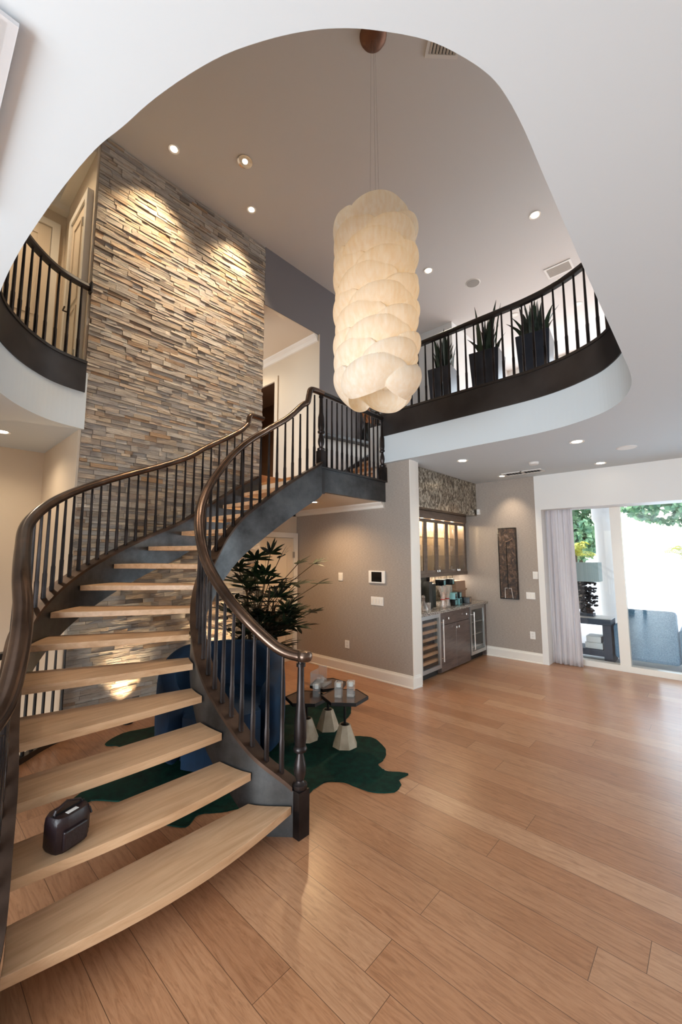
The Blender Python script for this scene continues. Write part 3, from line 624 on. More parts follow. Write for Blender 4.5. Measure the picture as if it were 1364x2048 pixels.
# upper flight
U = empty('upper_flight', (4.9, 4.2, LZ), 'short flight of oak steps rising from the landing to the right', 'steps')
for k in range(1, 6):
    x = 4.83 + (k - 1) * .31
    kp(MB().box(x, x + .02, 3.742, 4.77, LZ + Rz * (k - 1), LZ + Rz * k - .04).build('riser', 'uproom'), U)
    kp(MB().box(x - .025, x + .33, 3.742, 4.77, LZ + Rz * k - .04, LZ + Rz * k).build('tread', 'tread'), U)
def diag(x0, z0, x1, z1, y0, y1, h):
    m = MB(); m.add([(x0, y0, z0), (x1, y0, z1), (x1, y0, z1 + h), (x0, y0, z0 + h), (x0, y1, z0), (x1, y1, z1), (x1, y1, z1 + h), (x0, y1, z0 + h)], [(0, 1, 2, 3), (7, 6, 5, 4), (0, 4, 5, 1), (3, 2, 6, 7), (0, 3, 7, 4), (1, 5, 6, 2)]); return m
kp(diag(4.80, 2.86, 6.40, 3.80, 4.74, 4.775, .10).build('skirt_board', 'blackrail'), U)
kp(diag(4.84, 2.64, 6.3, 3.43, 3.712, 3.74, .22).build('stringer', 'bandsteel'), U)
FR = empty('flight_balustrade', (5.4, 3.7, 3), 'sloping dark balustrade of the short upper flight, mostly behind the pendant', 'railing')
rail([(4.66, 3.54, 3.86), (4.75, 3.69, 3.97), (5.2, 3.725, 4.25), (5.9, 3.725, 4.60)], FR, 'blackrail', r=.034)
for k in range(13):
    x = 4.78 + k * .08; baluster(x, 3.725, 3.20 + (x - 4.78) * .57, 3.95 + (x - 4.75) * .56, FR)
# knee ledge with sculpture
lg = MB(); lg.add([(4.66, 4.62, 3.72), (6.6, 4.62, 3.88), (6.6, 4.78, 3.88), (4.66, 4.78, 3.72), (4.66, 4.62, 3.77), (6.6, 4.62, 3.93), (6.6, 4.78, 3.93), (4.66, 4.78, 3.77)], [(0, 3, 2, 1), (4, 5, 6, 7), (0, 1, 5, 4), (1, 2, 6, 5), (2, 3, 7, 6), (3, 0, 4, 7)])
struct(lg, 'trim_6', 'blackrail', 'dark ledge cap on the wall beside the upper flight', 'trim')
dv = empty('driftwood_sculpture', (5.85, 4.70, 3.87), 'tangled orange-brown driftwood branches in a vase behind the lower tip of the pendant', 'sculpture')
random.seed(12)
kp(MB().lathe([(.05, 0), (.1, .08), (.11, .2), (.07, .32), (.06, .36)], (5.85, 4.66, 3.86), 16).build('vase', 'vasedk', smooth=True), dv)
m = MB()
for k in range(16):
    p = Vector((5.85, 4.66, 4.2)); d = Vector((random.gauss(0, .7), random.gauss(0, .35), 1)).normalized(); pts = [p.copy()]
    for i in range(5):
        p = p + d * .1; d = (d + Vector((random.gauss(0, .6), random.gauss(0, .4), random.gauss(0, .3)))).normalized(); p.y = min(p.y, 4.74); pts.append(p.copy())
    m.tube(pts, [.022, .02, .018, .014, .01, .005], 6)
kp(m.build('branches', 'drift', smooth=True), dv)

# ------------------------------------------------------------------ pendant
PC = Vector((2.595, 1.965, 0)); PB, PT = 3.03, 4.52
PL = empty('pendant_lamp', (PC.x, PC.y, PT), 'tall glowing pendant of overlapping twisted wood-veneer petals hanging through the opening', 'lamp')
kp(MB().lathe([(.0, -.05), (.06, -.045), (.115, -.02), (.125, 0)], (PC.x, PC.y, UC), 28).build('canopy', 'coppr', smooth=True), PL)
m = MB()
for k in range(3):
    a = k * 2.1 + .5; m.tube([(PC.x + .02 * cos(a), PC.y + .02 * sin(a), UC - .03), (PC.x + .05 * cos(a), PC.y + .05 * sin(a), PT - .1)], .0011, 5)
kp(m.build('suspension_wires', 'ssteel'), PL)
kp(MB().lathe([(.12, PB + .22), (.15, PB + .3), (.15, PT - .25), (.12, PT - .18)], (PC.x, PC.y, 0), 24).build('light_tube', 'core', smooth=True), PL)
TI = 10; NP = 4; H = (PT - PB) / TI
PET = []
for t in range(-1, TI + 1):
    for k in range(NP): PET.append((2 * pi * (k + .5 * (t % 2) + .07 * t) / NP + .35 + .07 * sin(t * 3.7 + k), PB + (t + .5) * H + .008 * sin(t * 5 + k * 2), t))
SP = rad(60)
def pet_r(a, z, only=None):
    best = -1
    for a0, zc, t in PET:
        if not (0 <= t < TI): continue
        d = (a - a0 + pi) % (2 * pi) - pi; u = d / SP
        if abs(u) >= 1: continue
        hw = .130 * (1 - u * u) ** .6; v = (z - zc - .062 * u) / hw
        if abs(v) > 1: continue
        q = (1 - u * u) ** .5; r = .262 + .035 * q + q * (.055 * (1 - v * v) + .062 * v) + .06 * (max(0, u - .6) / .4) ** 2
        if r > best: best = r
    return best
def env(a, low):
    out = None
    for a0, zc, t in PET:
        if t not in ((0, 1) if low else (TI - 1, TI - 2)): continue
        d = (a - a0 + pi) % (2 * pi) - pi; u = d / SP
        if abs(u) >= 1: continue
        hw = .130 * (1 - u * u) ** .6; e = zc + .062 * u + (-hw if low else hw)
        if out is None or (e < out if low else e > out): out = e
    return out
na, nz_ = 288, 300; vs = []
for i in range(na):
    a = 2 * pi * i / na; z0, z1 = env(a, True) + .002, env(a, False) - .002; prev = .3
    for k in range(nz_ + 1):
        z = z0 + (z1 - z0) * k / nz_; r = pet_r(a, z)
        if r < 0: r = .285
        vs.append((PC.x + r * cos(a), PC.y + r * sin(a), z))
m = MB(); w_ = nz_ + 1
m.add(vs, [(i * w_ + k, ((i + 1) % na) * w_ + k, ((i + 1) % na) * w_ + k + 1, i * w_ + k + 1) for i in range(na) for k in range(nz_)])
sh = m.build('shade', 'veneer', smooth=False, recalc=False); kp(sh, PL)
sh.data.polygons.foreach_set('use_smooth', [True] * len(sh.data.polygons)); sh.data.set_sharp_from_angle(angle=rad(32))

# ------------------------------------------------------------------ ceiling fittings
def spot(parent, loc_, tgt, power, ang, col=(1, .82, .6), blend=1., r=.03):
    l = bpy.data.lights.new('spot', 'SPOT'); l.energy = power; l.color = col; l.spot_size = rad(ang); l.spot_blend = blend; l.shadow_soft_size = r
    o = bpy.data.objects.new('spot', l); COL.objects.link(o); d = (Vector(tgt) - Vector(loc_)).normalized(); o.matrix_world = Matrix.Translation(loc_) @ d.to_track_quat('-Z', 'Y').to_matrix().to_4x4()
    o.parent = parent; o.matrix_parent_inverse = parent.matrix_world.inverted(); return o
def downlight(x, y, z, label, group, tgt=None, power=60, ang=90, r=.055, lens='bulb', col=(1, .86, .7), big=False):
    e = empty('downlight', (x, y, z), label, 'light', group)
    k = 1.35 if big else 1
    kp(MB().lathe([(r * k, -.002), (r * k + .022, -.008), (r * k + .022, 0), (r * k, 0)], (x, y, z), 24).build('trim_ring', 'ventw' if not big else 'chrome', smooth=True), e)
    kp(MB().lathe([(r * (.9 if not big else .6), 0), (r * (.9 if not big else .6), .003)], (x, y, z - .006), 20).build('lens', lens), e)
    if tgt is None: tgt = (x, y, z - 2)
    spot(e, (x, y, z - .03), tgt, power, ang, col); return e
G1 = 'recessed lights in the high ceiling'; G2 = 'recessed lights in the ground floor ceiling'
WARM = (1, .74, .44)
downlight(1.829, 4.341, UC, 'small recessed spotlight nearest the upper left of the stone wall', G1, (1.78, 4.80, 5.2), 190, 80, .04, col=WARM)
downlight(2.942, 4.369, UC, 'small recessed spotlight aimed at the right part of the stone wall', G1, (2.93, 4.80, 5.1), 190, 80, .04, col=WARM)
downlight(2.484, 3.852, UC, 'recessed gimbal light with a visible chrome ring left of the pendant', G1, (2.3, 4.8, 3.4), 170, 75, .05, big=True)
downlight(5.70, 1.497, UC, 'bright recessed light in the high ceiling nearest the opening at upper right', G1, None, 60, 100)
downlight(5.667, 3.181, UC, 'bright recessed light in the high ceiling just right of the pendant', G1, None, 60, 100)
for x, y in ((8.4, 1.55), (7.95, 2.56)): downlight(x, y, UC, 'recessed light glimpsed between balcony balusters' + (' at far right' if y < 2 else ' above the middle planter'), G1, None, 40, 100, lens='plastic')
downlight(5.215, 2.476, CE, 'recessed light nearest the white wall end, in front of the bar', G2, None, 20, 110)
downlight(5.234, 1.068, CE, 'recessed light nearest the round ceiling speaker', G2, None, 20, 110)
downlight(6.70, 1.09, CE, 'recessed light above the sliding doors', G2, None, 14, 80)
downlight(6.695, 2.492, CE, 'small recessed light washing the artwork wall', G2, (7.1, 2.5, 2.0), 30, 70, .04, col=(1, .8, .58))
downlight(.65, 5.483, CE, 'recessed light in the left hall at the picture edge', G2, None, 30, 150, col=(1, .8, .58))
downlight(3.981, 4.167, 2.49, 'recessed light in the soffit under the stair landing', G2, None, 70, 150, .045, col=(1, .66, .36))
downlight(4.07, 6.5, 5.56, 'recessed light in the upstairs hall ceiling', G2, None, 40, 150, .045, col=(1, .78, .52))
downlight(.45, 5.2, UC, 'recessed light over the upstairs left landing', G1, None, 70, 140, .045, col=(1, .76, .5))
# up-lights grazing the stone under the stairs
for x, lab in ((1.75, 'small floor uplight at the foot of the stone wall behind the lowest treads'), (2.80, 'small floor uplight at the foot of the stone wall behind the fan palm')):
    e = empty('floor_uplight', (x, 4.62, 0), lab, 'light', 'floor uplights at the stone wall')
    kp(MB().lathe([(.05, 0), (.055, .03), (.045, .05), (.03, .05)], (x, 4.60, 0), 16).build('housing', 'pole', smooth=True), e); kp(MB().lathe([(.028, 0), (.028, .002)], (x, 4.60, .05), 16).build('lens', 'bulbdim'), e)
    spot(e, (x, 4.60, .07), (x, 4.80, .60 if x < 2 else .85), 70 if x < 2 else 190, 66, WARM)
def vent(name, label, x, y, z, w, h, n, rot=0, cat='vent', two=False):
    e = empty(name, (x, y, z), label, cat); R_ = Matrix.Translation((x, y, z)) @ Matrix.Rotation(rot, 4, 'Z')
    m = MB(); 
    for a, b, c, d in ((-w, w, -h, -h + .03), (-w, w, h - .03, h), (-w, -w + .03, -h + .03, h - .03), (w - .03, w, -h + .03, h - .03)): m.box(a, b, c, d, -.012, 0, R_)
    if two: m.box(-w, w, -.012, .012, -.012, 0, R_)
    kp(m.build('frame', 'ventw'), e); kp(MB().box(-w + .02, w - .02, -h + .02, h - .02, -.002, 0, R_).build('backing', 'dark'), e)
    m = MB()
    for i in range(n):
        q = -h + .045 + (2 * h - .09) * i / (n - 1); T_ = R_ @ Matrix.Translation((0, q, -.008)) @ Matrix.Rotation(.6, 4, 'X'); m.box(-w + .03, w - .03, -.012, .012, -.001, .001, T_)
    kp(m.build('louvres', 'ventw'), e); return e
vent('ceiling_vent', 'square louvred vent in the high ceiling at the top edge of the opening', 3.05, 1.47, UC, .16, .16, 8, .78)
vent('ceiling_vent', 'louvred supply vent in the high ceiling above the right planter', 7.116, 1.549, UC, .2, .15, 6, 1.57)
vent('ceiling_vent', 'twin-slot grey vent in the ground floor ceiling in front of the artwork wall', 6.62, 2.13, CE, .12, .30, 12, 0, two=True)
def disc(name, label, cat, x, y, z, r, mat, h=.008):
    e = empty(name, (x, y, z), label, cat); kp(MB().lathe([(r, -h), (r + .008, -h * .5), (r + .01, 0)], (x, y, z), 32).build('frame', 'ventw', smooth=True), e)
    kp(MB().lathe([(r * .94, 0), (r * .94, .001)], (x, y, z - h - .0015), 32).build('grille', mat), e); return e
disc('ceiling_speaker', 'round grey speaker in the high ceiling above the balcony rail', 'speaker', 6.475, 2.765, UC, .115, 'grille')
disc('ceiling_speaker', 'round pale speaker in the ground floor ceiling above the sliding doors', 'speaker', 5.943, .684, CE, .10, 'plastic')
disc('smoke_detector', 'white round smoke detector in the ground floor ceiling before the vent', 'detector', 6.021, 1.782, CE, .06, 'plastic', .03)
fp = empty('frosted_ceiling_panel', (-.05, 1.2, 3.02), 'frosted glass light panel corner cut by the upper left picture edge', 'light')
kp(MB().box(-.25, .1, 1.165, 1.9, 3.014, 3.026).build('glass_plate', 'frost'), fp); kp(MB().box(-.23, .08, 1.185, 1.88, 3.026, 3.04).build('mount', 'ventw'), fp)

# ------------------------------------------------------------------ wall plates
def plate(name, label, cat, x, y0, y1, z0, z1, kind):
    e = empty(name, (x, (y0 + y1) / 2, z0), label, cat); kp(MB().box(x - .008, x, y0, y1, z0, z1).build('cover', 'plastic', bevel=.002), e); yc, zc = (y0 + y1) / 2, (z0 + z1) / 2
    if kind == 'outlet':
        for dz in (-.022, .022): kp(MB().box(x - .011, x - .008, yc - .016, yc + .016, zc + dz - .014, zc + dz + .014).build('socket', 'ventw'), e)
    else:
        n_ = max(1, int(round((y1 - y0) / .05)) - (0 if y1 - y0 < .1 else 0))
        for i in range(n_): c_ = y0 + (y1 - y0) * (i + .5) / n_; kp(MB().box(x - .013, x - .008, c_ - .014, c_ + .014, zc - .033, zc + .033).build('rocker', 'trim', bevel=.001), e)
    return e
plate('light_switch', 'single white light switch on the taupe wall left of the touch screen', 'switch', 4.667, 4.23, 4.32, 1.34, 1.463, 's')
plate('light_switch', 'wide white multi-gang switch on the taupe wall below the touch screen', 'switch', 4.667, 3.46, 3.68, 1.02, 1.14, 's')
plate('power_outlet', 'white outlet low on the taupe wall', 'outlet', 4.667, 4.10, 4.185, .347, .462, 'outlet')
plate('light_switch', 'wide white multi-gang switch right of the artwork', 'switch', 7.1, 2.19, 2.33, 1.01, 1.12, 's')
plate('power_outlet', 'white outlet low on the artwork wall', 'outlet', 7.1, 2.22, 2.30, .37, .49, 'outlet')
e = plate('wall_keypad', 'small white control keypad above the switch at the edge of the artwork wall', 'keypad', 7.1, 2.13, 2.21, 1.34, 1.46, 's')
ts = empty('touch_screen', (4.66, 3.56, 1.34), 'wall touch screen with white frame and black display', 'screen')
kp(MB().box(4.645, 4.667, 3.42, 3.71, 1.335, 1.508).build('frame', 'plastic', bevel=.004), ts); kp(MB().box(4.642, 4.646, 3.475, 3.655, 1.352, 1.492).build('display', 'black'), ts)
sn = empty('motion_sensor', (7.07, 3.08, 2.5), 'small white motion sensor in the corner beside the mirrored bulkhead', 'sensor')
kp(MB().box(7.045, 7.1, 3.05, 3.11, 2.46, 2.56).build('housing', 'plastic', bevel=.01), sn); kp(MB().box(7.035, 7.04, 3.06, 3.10, 2.475, 2.51).build('lens', 'ventw'), sn)
ar = empty('framed_artwork', (7.09, 2.6, 1), 'tall narrow dark brown collage artwork beside the bar', 'picture')
kp(MB().box(7.055, 7.1, 2.442, 2.745, .99, 2.198).build('canvas', 'art'), ar)
m = MB()
for a, b, c, d in ((2.442, 2.745, .99, 1.005), (2.442, 2.745, 2.185, 2.198), (2.442, 2.452, 1.005, 2.185), (2.732, 2.745, 1.005, 2.185)): m.box(7.05, 7.055, a, b, c, d)
kp(m.build('frame', 'boxblk'), ar)
kp(MB().box(7.052, 7.055, 2.60, 2.612, 1.16, 1.95).build('dark_stem', 'boxblk'), ar)
kp(MB().tube([(7.052, 2.615, 1.955), (7.052, 2.56, 1.975), (7.052, 2.50, 2.01)], .012, 8, .5).build('pale_figure', 'beige'), ar)
m = MB(); m.add([(7.053, 2.655, 1.0), (7.053, 2.655, 1.17), (7.053, 2.66, 1.17), (7.053, 2.665, 1.0), (7.053, 2.525, 1.0), (7.053, 2.55, 1.17), (7.053, 2.556, 1.17), (7.053, 2.533, 1.0), (7.053, 2.66, 1.17), (7.053, 2.55, 1.17), (7.053, 2.55, 1.175), (7.053, 2.66, 1.175)], [(0, 1, 2, 3), (4, 5, 6, 7), (8, 9, 10, 11)])
kp(m.build('pale_outline', 'ventw'), ar)

# ------------------------------------------------------------------ bar
tag(MB().box(4.905, 7.095, 2.985, 3.64, .885, .925).build('bar_worktop', 'granite', bevel=.004), 'speckled granite worktop of the bar alcove', 'worktop')
def cooler(x0, x1, label, hx, wine):
    e = empty('wine_cooler' if wine else 'drinks_fridge', ((x0 + x1) / 2, 3.3, 0), label, 'fridge')
    kp(MB().box(x0, x1, 3.60, 3.62, .1, .88).add([], []).build('back_panel', 'boxblk'), e)
    m = MB(); m.box(x0, x0 + .02, 3.05, 3.6, .1, .88); m.box(x1 - .02, x1, 3.05, 3.6, .1, .88); m.box(x0, x1, 3.05, 3.6, .1, .12); m.box(x0, x1, 3.05, 3.6, .86, .88); kp(m.build('body', 'boxblk'), e)
    kp(MB().box(x0, x1, 3.09, 3.6, .0, .1).build('toe_kick', 'dark'), e)
    m = MB(); w = .055
    for a, b, c, d in ((x0, x1, .1, .1 + w), (x0, x1, .88 - w, .88), (x0, x0 + w, .1 + w, .88 - w), (x1 - w, x1, .1 + w, .88 - w)): m.box(a + .003, b - .003, 3.02, 3.05, c, d)
    dr = kp(m.build('door', 'ssteel'), e)
    loc(MB().box(x0 + w, x1 - w, 3.028, 3.034, .1 + w, .88 - w).build('glass', 'glass'), dr)
    m = MB(); m.tube([(hx, 2.965, .2), (hx, 2.965, .8)], .011, 10); m.box(hx - .006, hx + .006, 2.965, 3.02, .24, .25); m.box(hx - .006, hx + .006, 2.965, 3.02, .75, .76); loc(m.build('handle', 'chrome', smooth=True), dr)
    for k in range(6 if wine else 3):
        z_ = .2 + k * (.105 if wine else .2); kp(MB().box(x0 + .03, x1 - .03, 3.06, 3.10, z_, z_ + (.04 if wine else .012)).build('rack', 'shelfwood' if wine else 'ssteel'), e)
    return e
wc = cooler(4.905, 5.47, 'stainless wine cooler with wooden racks beside the white wall end', 5.445, True)
dc = cooler(6.45, 7.03, 'stainless drinks fridge at the artwork end of the bar', 6.48, False)
bc = empty('base_cabinet', (5.96, 3.3, 0), 'glossy dark brown bar cabinet between the two fridges', 'cabinet')
kp(MB().box(5.475, 6.445, 3.05, 3.62, .02, .884).build('body', 'cab'), bc)
kp(MB().box(7.032, 7.095, 3.03, 3.62, .02, .884).build('end_panel', 'cab'), bc)
def knob(x, z_, y, par): return loc(MB().tube([(x, y, z_), (x, y - .025, z_)], [.008, .008], 8).box(x - .016, x + .016, y - .04, y - .02, z_ - .016, z_ + .016).build('knob', 'chrome', bevel=.003), par)
d_ = kp(MB().box(5.478, 6.442, 3.028, 3.05, .70, .88).build('drawer', 'cab', bevel=.003), bc); knob(5.67, .79, 3.028, d_); knob(6.27, .79, 3.028, d_)
d_ = kp(MB().box(5.478, 5.957, 3.028, 3.05, .03, .69).build('door', 'cab', bevel=.003), bc); knob(5.92, .63, 3.028, d_)
d_ = kp(MB().box(5.963, 6.442, 3.028, 3.05, .03, .69).build('door', 'cab', bevel=.003), bc); knob(6.0, .63, 3.028, d_)
wcab = empty('wall_cabinet', (6.0, 3.5, 1.4), 'taupe glazed wall cabinet above the bar, lit inside', 'cabinet')
m = MB(); m.box(4.905, 7.04, 3.64, 3.655, 1.40, 2.435); kp(m.build('back_panel', 'cabin'), wcab)
m = MB(); m.box(4.905, 7.04, 3.36, 3.64, 1.40, 1.43); m.box(4.905, 7.04, 3.36, 3.64, 2.32, 2.435); m.box(4.905, 4.925, 3.36, 3.64, 1.43, 2.32); m.box(7.02, 7.04, 3.36, 3.64, 1.43, 2.32); kp(m.build('body', 'cab2'), wcab)
kp(MB().box(4.905, 7.05, 3.32, 3.36, 2.315, 2.435).build('fascia', 'cab2'), wcab); kp(MB().box(4.905, 7.05, 3.325, 3.36, 1.385, 1.435).build('light_rail', 'cab2'), wcab)
for z_ in (1.72, 2.02): kp(MB().box(4.925, 7.02, 3.39, 3.635, z_, z_ + .008).build('shelf', 'clear'), wcab)
for k in range(6):
    x0 = 4.915 + k * .3525; x1 = x0 + .349; m = MB(); w = .052
    for a, b, c, d in ((x0, x1, 1.437, 1.437 + w), (x0, x1, 2.31 - w, 2.31), (x0, x0 + w, 1.437 + w, 2.31 - w), (x1 - w, x1, 1.437 + w, 2.31 - w)): m.box(a, b, 3.335, 3.358, c, d)
    d_ = kp(m.build('door', 'cab2'), wcab); loc(MB().box(x0 + w, x1 - w, 3.345, 3.349, 1.437 + w, 2.31 - w).build('glass', 'glass'), d_); knob(x1 - .03 if k % 2 == 0 else x0 + .03, 1.475, 3.335, d_)
    l = bpy.data.lights.new('cabinet_light', 'POINT'); l.energy = 7; l.color = (1, .74, .46); l.shadow_soft_size = .02; lo = bpy.data.objects.new('cabinet_light', l); COL.objects.link(lo); lo.location = ((x0 + x1) / 2, 3.5, 2.27); lo.parent = wcab; lo.matrix_parent_inverse = wcab.matrix_world.inverted()
    loc(MB().lathe([(.02, 0), (.02, .006)], ((x0 + x1) / 2, 3.5, 2.312), 12).build('puck_light', 'bulb'), wcab)
l = bpy.data.lights.new('under_light', 'AREA'); l.energy = 12; l.color = (1, .86, .7); l.shape = 'RECTANGLE'; l.size = 2.0; l.size_y = .03; lo = bpy.data.objects.new('under_light', l); COL.objects.link(lo); lo.location = (6.0, 3.5, 1.395); lo.parent = wcab; lo.matrix_parent_inverse = wcab.matrix_world.inverted()
# glassware in the cabinet
def goblet(x, y, z_, s_=1, wine=True):
    m = MB()
    if wine: m.lathe([(.03 * s_, 0), (.004, .006), (.004, .07 * s_), (.03 * s_, .1 * s_), (.034 * s_, .13 * s_), (.028 * s_, .17 * s_)], (x, y, z_), 12)
    else: m.lathe([(.026 * s_, 0), (.03 * s_, .1 * s_)], (x, y, z_), 12)
    return m
random.seed(5); labs = {1.433: ('short tumbler', 'on the cabinet floor'), 1.728: ('stemmed glass', 'on the lower glass shelf'), 2.028: ('stemmed glass', 'on the upper glass shelf')}
proto = {}
for z_, (nm, where) in labs.items():
    for k in range(12):
        x = 5.02 + k * .165
        if random.random() < .22: continue
        wine = 'stem' in nm; key = (wine,)
        if key not in proto:
            o = goblet(0, 0, 0, 1, wine).build('wine_glass' if wine else 'tumbler', 'crystal', smooth=True); proto[key] = o
        else:
            o = proto[key].copy(); COL.objects.link(o)
        o.location = (x, 3.47 + random.uniform(0, .06), z_); tag(o, 'clear %s standing %s behind the glazed doors' % (nm, where), 'glass', 'glasses ' + where)
# things on the worktop
WT = .925
def vaseobj(name, mat, prof, x, y, label, cat, n=16, **kw):
    return tag(MB().lathe(prof, (x, y, WT), n, **kw).build(name, mat, smooth=True), label, cat)
vaseobj('bottle', 'red', [(.03, 0), (.032, .2), (.012, .25), (.012, .3)], 4.99, 3.16, 'tall red bottle half hidden by the white wall end', 'bottle')
dcn = empty('decanter', (5.20, 3.14, WT), 'squat clear glass decanter with stopper next to the red bottle', 'decanter')
kp(MB().lathe([(.07, 0), (.075, .03), (.03, .12), (.018, .15), (.028, .175)], (5.20, 3.14, WT), 18).build('body', 'crystal', smooth=True), dcn); kp(MB().sphere((5.20, 3.14, WT + .2), .026, 10, 8).build('stopper', 'crystal', smooth=True), dcn)
vaseobj('tumbler', 'crystal', [(.03, 0), (.034, .11)], 5.34, 3.14, 'clear tumbler between the decanter and the dark square vase', 'glass')
vaseobj('vase', 'vasedk', [(.065, 0), (.065, .1), (.05, .2), (.085, .36), (.09, .38)], 5.30, 3.42, 'dark flared vase at the back left of the bar', 'vase')
vaseobj('square_vase', 'vasedk', [(.07, 0), (.07, .40)], 5.52, 3.25, 'tall dark square vase left of the crystal vases', 'vase', n=4, rot=pi / 4)
vaseobj('square_vase', 'vasedk', [(.065, 0), (.065, .36)], 5.72, 3.30, 'tall dark square vase right behind the crystal vases', 'vase', n=4, rot=pi / 4)
vaseobj('square_vase', 'boxblk', [(.07, 0), (.07, .47)], 5.80, 3.46, 'tallest black square vase at the back of the bar', 'vase', n=4, rot=pi / 4)
for x, y, h, lb in ((5.70, 3.10, .33, 'left'), (5.88, 3.12, .33, 'right')):
    v = empty('crystal_vase', (x, y, WT), 'tall ribbed crystal vase with flared rim, %s of the pair' % lb, 'vase', 'crystal vases on the bar')
    m = MB(); m.lathe([(.045, 0), (.05, .02), (.032, .12), (.04, .2), (.07, .3), (.075, h), (.06, h - .01), (.03, .18), (.025, .02)], (x, y, WT), 10); kp(m.build('body', 'crystal', smooth=False), v)
    kp(MB().lathe([(.036, 0), (.034, .012)], (x, y, WT + .125), 14).build('band', 'red'), v)
random.seed(8)
stk = [(6.13, 3.17, 0, 'boxblk', 'boxteal'), (6.35, 3.20, 0, 'boxteal', 'boxblk'), (6.13, 3.17, 1, 'boxteal', 'boxblk'), (6.35, 3.20, 1, 'boxblk', 'boxteal'), (6.20, 3.30, 2, 'boxteal', 'boxblk'), (6.12, 3.36, 3, 'boxblk', 'boxteal'), (6.42, 3.36, 3, 'boxblk', 'boxteal'), (6.60, 3.15, 0, 'boxblk', 'beige')]
nmz = ('bottom row', 'second row', 'third row', 'top row')
for i, (x, y, lv, ma, mb_) in enumerate(stk):
    z_ = WT + lv * .102; bx = empty('lacquer_box', (x, y, z_), '%s lacquer cube box, %s of the stack, %s' % ('black' if ma == 'boxblk' else 'pale teal', nmz[lv], ('nearest the crystal vases' if x < 6.15 else 'behind' if y > 3.28 and x < 6.3 else 'towards the artwork' if x < 6.5 else 'beside the basket')), 'box', 'lacquer boxes stacked on the bar')
    Mx = Matrix.Translation((x, y, z_)) @ Matrix.Rotation(.25, 4, 'Z'); kp(MB().box(-.085, .085, -.07, .07, 0, .1, Mx).build('body', ma, bevel=.004), bx); kp(MB().box(-.07, .03, -.073, -.07, .014, .086, Mx).build('front_panel', mb_), bx)
bk = MB(); bk.box(6.52, 6.86, 3.28, 3.56, WT, WT + .36); bk.box(6.5, 6.88, 3.26, 3.58, WT + .2, WT + .23); tag(bk.build('woven_basket', 'beige', bevel=.01), 'beige woven box at the back right of the bar', 'basket')

# ------------------------------------------------------------------ rug, tables, chair, palm
rg = [(2.12, 2.27), (2.22, 2.31), (2.36, 2.30), (2.44, 2.20), (2.455, 2.09), (2.48, 1.96), (2.59, 1.845), (2.70, 1.86), (2.75, 1.915), (2.86, 1.90), (2.85, 1.95), (2.79, 2.04), (2.79, 2.10), (2.83, 2.17), (2.93, 2.19), (3.07, 2.27), (3.13, 2.37), (3.18, 2.50), (3.12, 2.62), (3.02, 2.72), (3.08, 2.80), (3.10, 2.88), (3.20, 2.95), (3.38, 3.0), (3.55, 3.10), (3.70, 3.25), (3.78, 3.42), (3.72, 3.6), (3.5, 3.72), (3.2, 3.75), (3.0, 3.9), (2.7, 4.1), (2.4, 4.2), (2.15, 4.38), (1.9, 4.3), (1.62, 4.36), (1.42, 4.24), (1.50, 4.1), (1.42, 3.95), (1.5, 3.8), (1.35, 3.62), (1.08, 3.55), (.93, 3.41), (.97, 3.28), (1.06, 3.37), (1.2, 3.2), (1.35, 3.07), (1.2, 3.02), (1.05, 2.85), (1.12, 2.78), (1.28, 2.74), (1.38, 2.61), (1.5, 2.66), (1.62, 2.57), (1.75, 2.5), (1.9, 2.42), (2.02, 2.3)]
rp = cat_rom([(x, y, 0) for x, y in rg] + [(rg[0][0], rg[0][1], 0)], 4)[:-1]; random.seed(2)
rp = [(p.x + random.uniform(-.004, .004), p.y + random.uniform(-.004, .004)) for p in rp]
tag(MB().prism(rp, .0005, .009).build('cowhide_rug', 'rug'), 'dark emerald green cowhide rug under the small tables and blue chair', 'rug')
def hextable(x, y, h, R, rot, label, base_n=8):
    e = empty('side_table', (x, y, 0), label, 'table', 'hexagonal side tables on the green rug')
    kp(MB().lathe([(R, 0), (R, .022), (R - .004, .024)], (x, y, h - .024), 6, rot=rot).build('tabletop', 'hexw'), e)
    m = MB(); m.lathe([(R + .006, 0), (R + .006, .03), (R, .03), (R, .0)], (x, y, h - .027), 6, rot=rot); kp(m.build('edge_band', 'pole'), e)
    kp(MB().lathe([(.011, 0), (.011, h - .2)], (x, y, .18), 12).build('stem', 'pole', smooth=True), e)
    kp(MB().lathe([(.038, 0), (.042, .008), (.03, .014)], (x, y, .181), 16).build('collar', 'pole', smooth=True), e)
    kp(MB().lathe([(.118, 0), (.052, .18)], (x, y, .01), base_n, rot=.3).build('base', 'marble'), e); return e
hextable(2.89, 2.60, .437, .212, .15, 'front hexagonal side table carrying two clear glass candle holders')
hextable(3.046, 2.966, .437, .183, .5, 'rear hexagonal side table carrying the clear tray of dice', 6)
hextable(2.748, 2.96, .380, .20, .15, 'lower hexagonal side table behind the turned newel post')
def glassbox(x, y, z_, w, h, label):
    e = empty('candle_holder', (x, y, z_), label, 'candle holder', 'clear candle holders on the side tables')
    Mx = Matrix.Translation((x, y, z_ + .001)) @ Matrix.Rotation(.5, 4, 'Z'); m = MB()
    for a, b, c, d in ((-w, w, -w, -w + .005), (-w, w, w - .005, w), (-w, -w + .005, -w, w), (w - .005, w, -w, w)): m.box(a, b, c, d, 0, h, Mx)
    m.box(-w, w, -w, w, 0, .008, Mx); kp(m.build('glass', 'clear'), e); kp(MB().lathe([(w * .7, 0), (w * .7, .035)], (x, y, z_ + h - .045), 16).build('tealight', 'plastic', smooth=True), e); return e
glassbox(2.83, 2.62, .438, .032, .135, 'clear square candle holder, left one on the front side table'); glassbox(2.92, 2.55, .438, .032, .135, 'clear square candle holder, right one on the front side table')
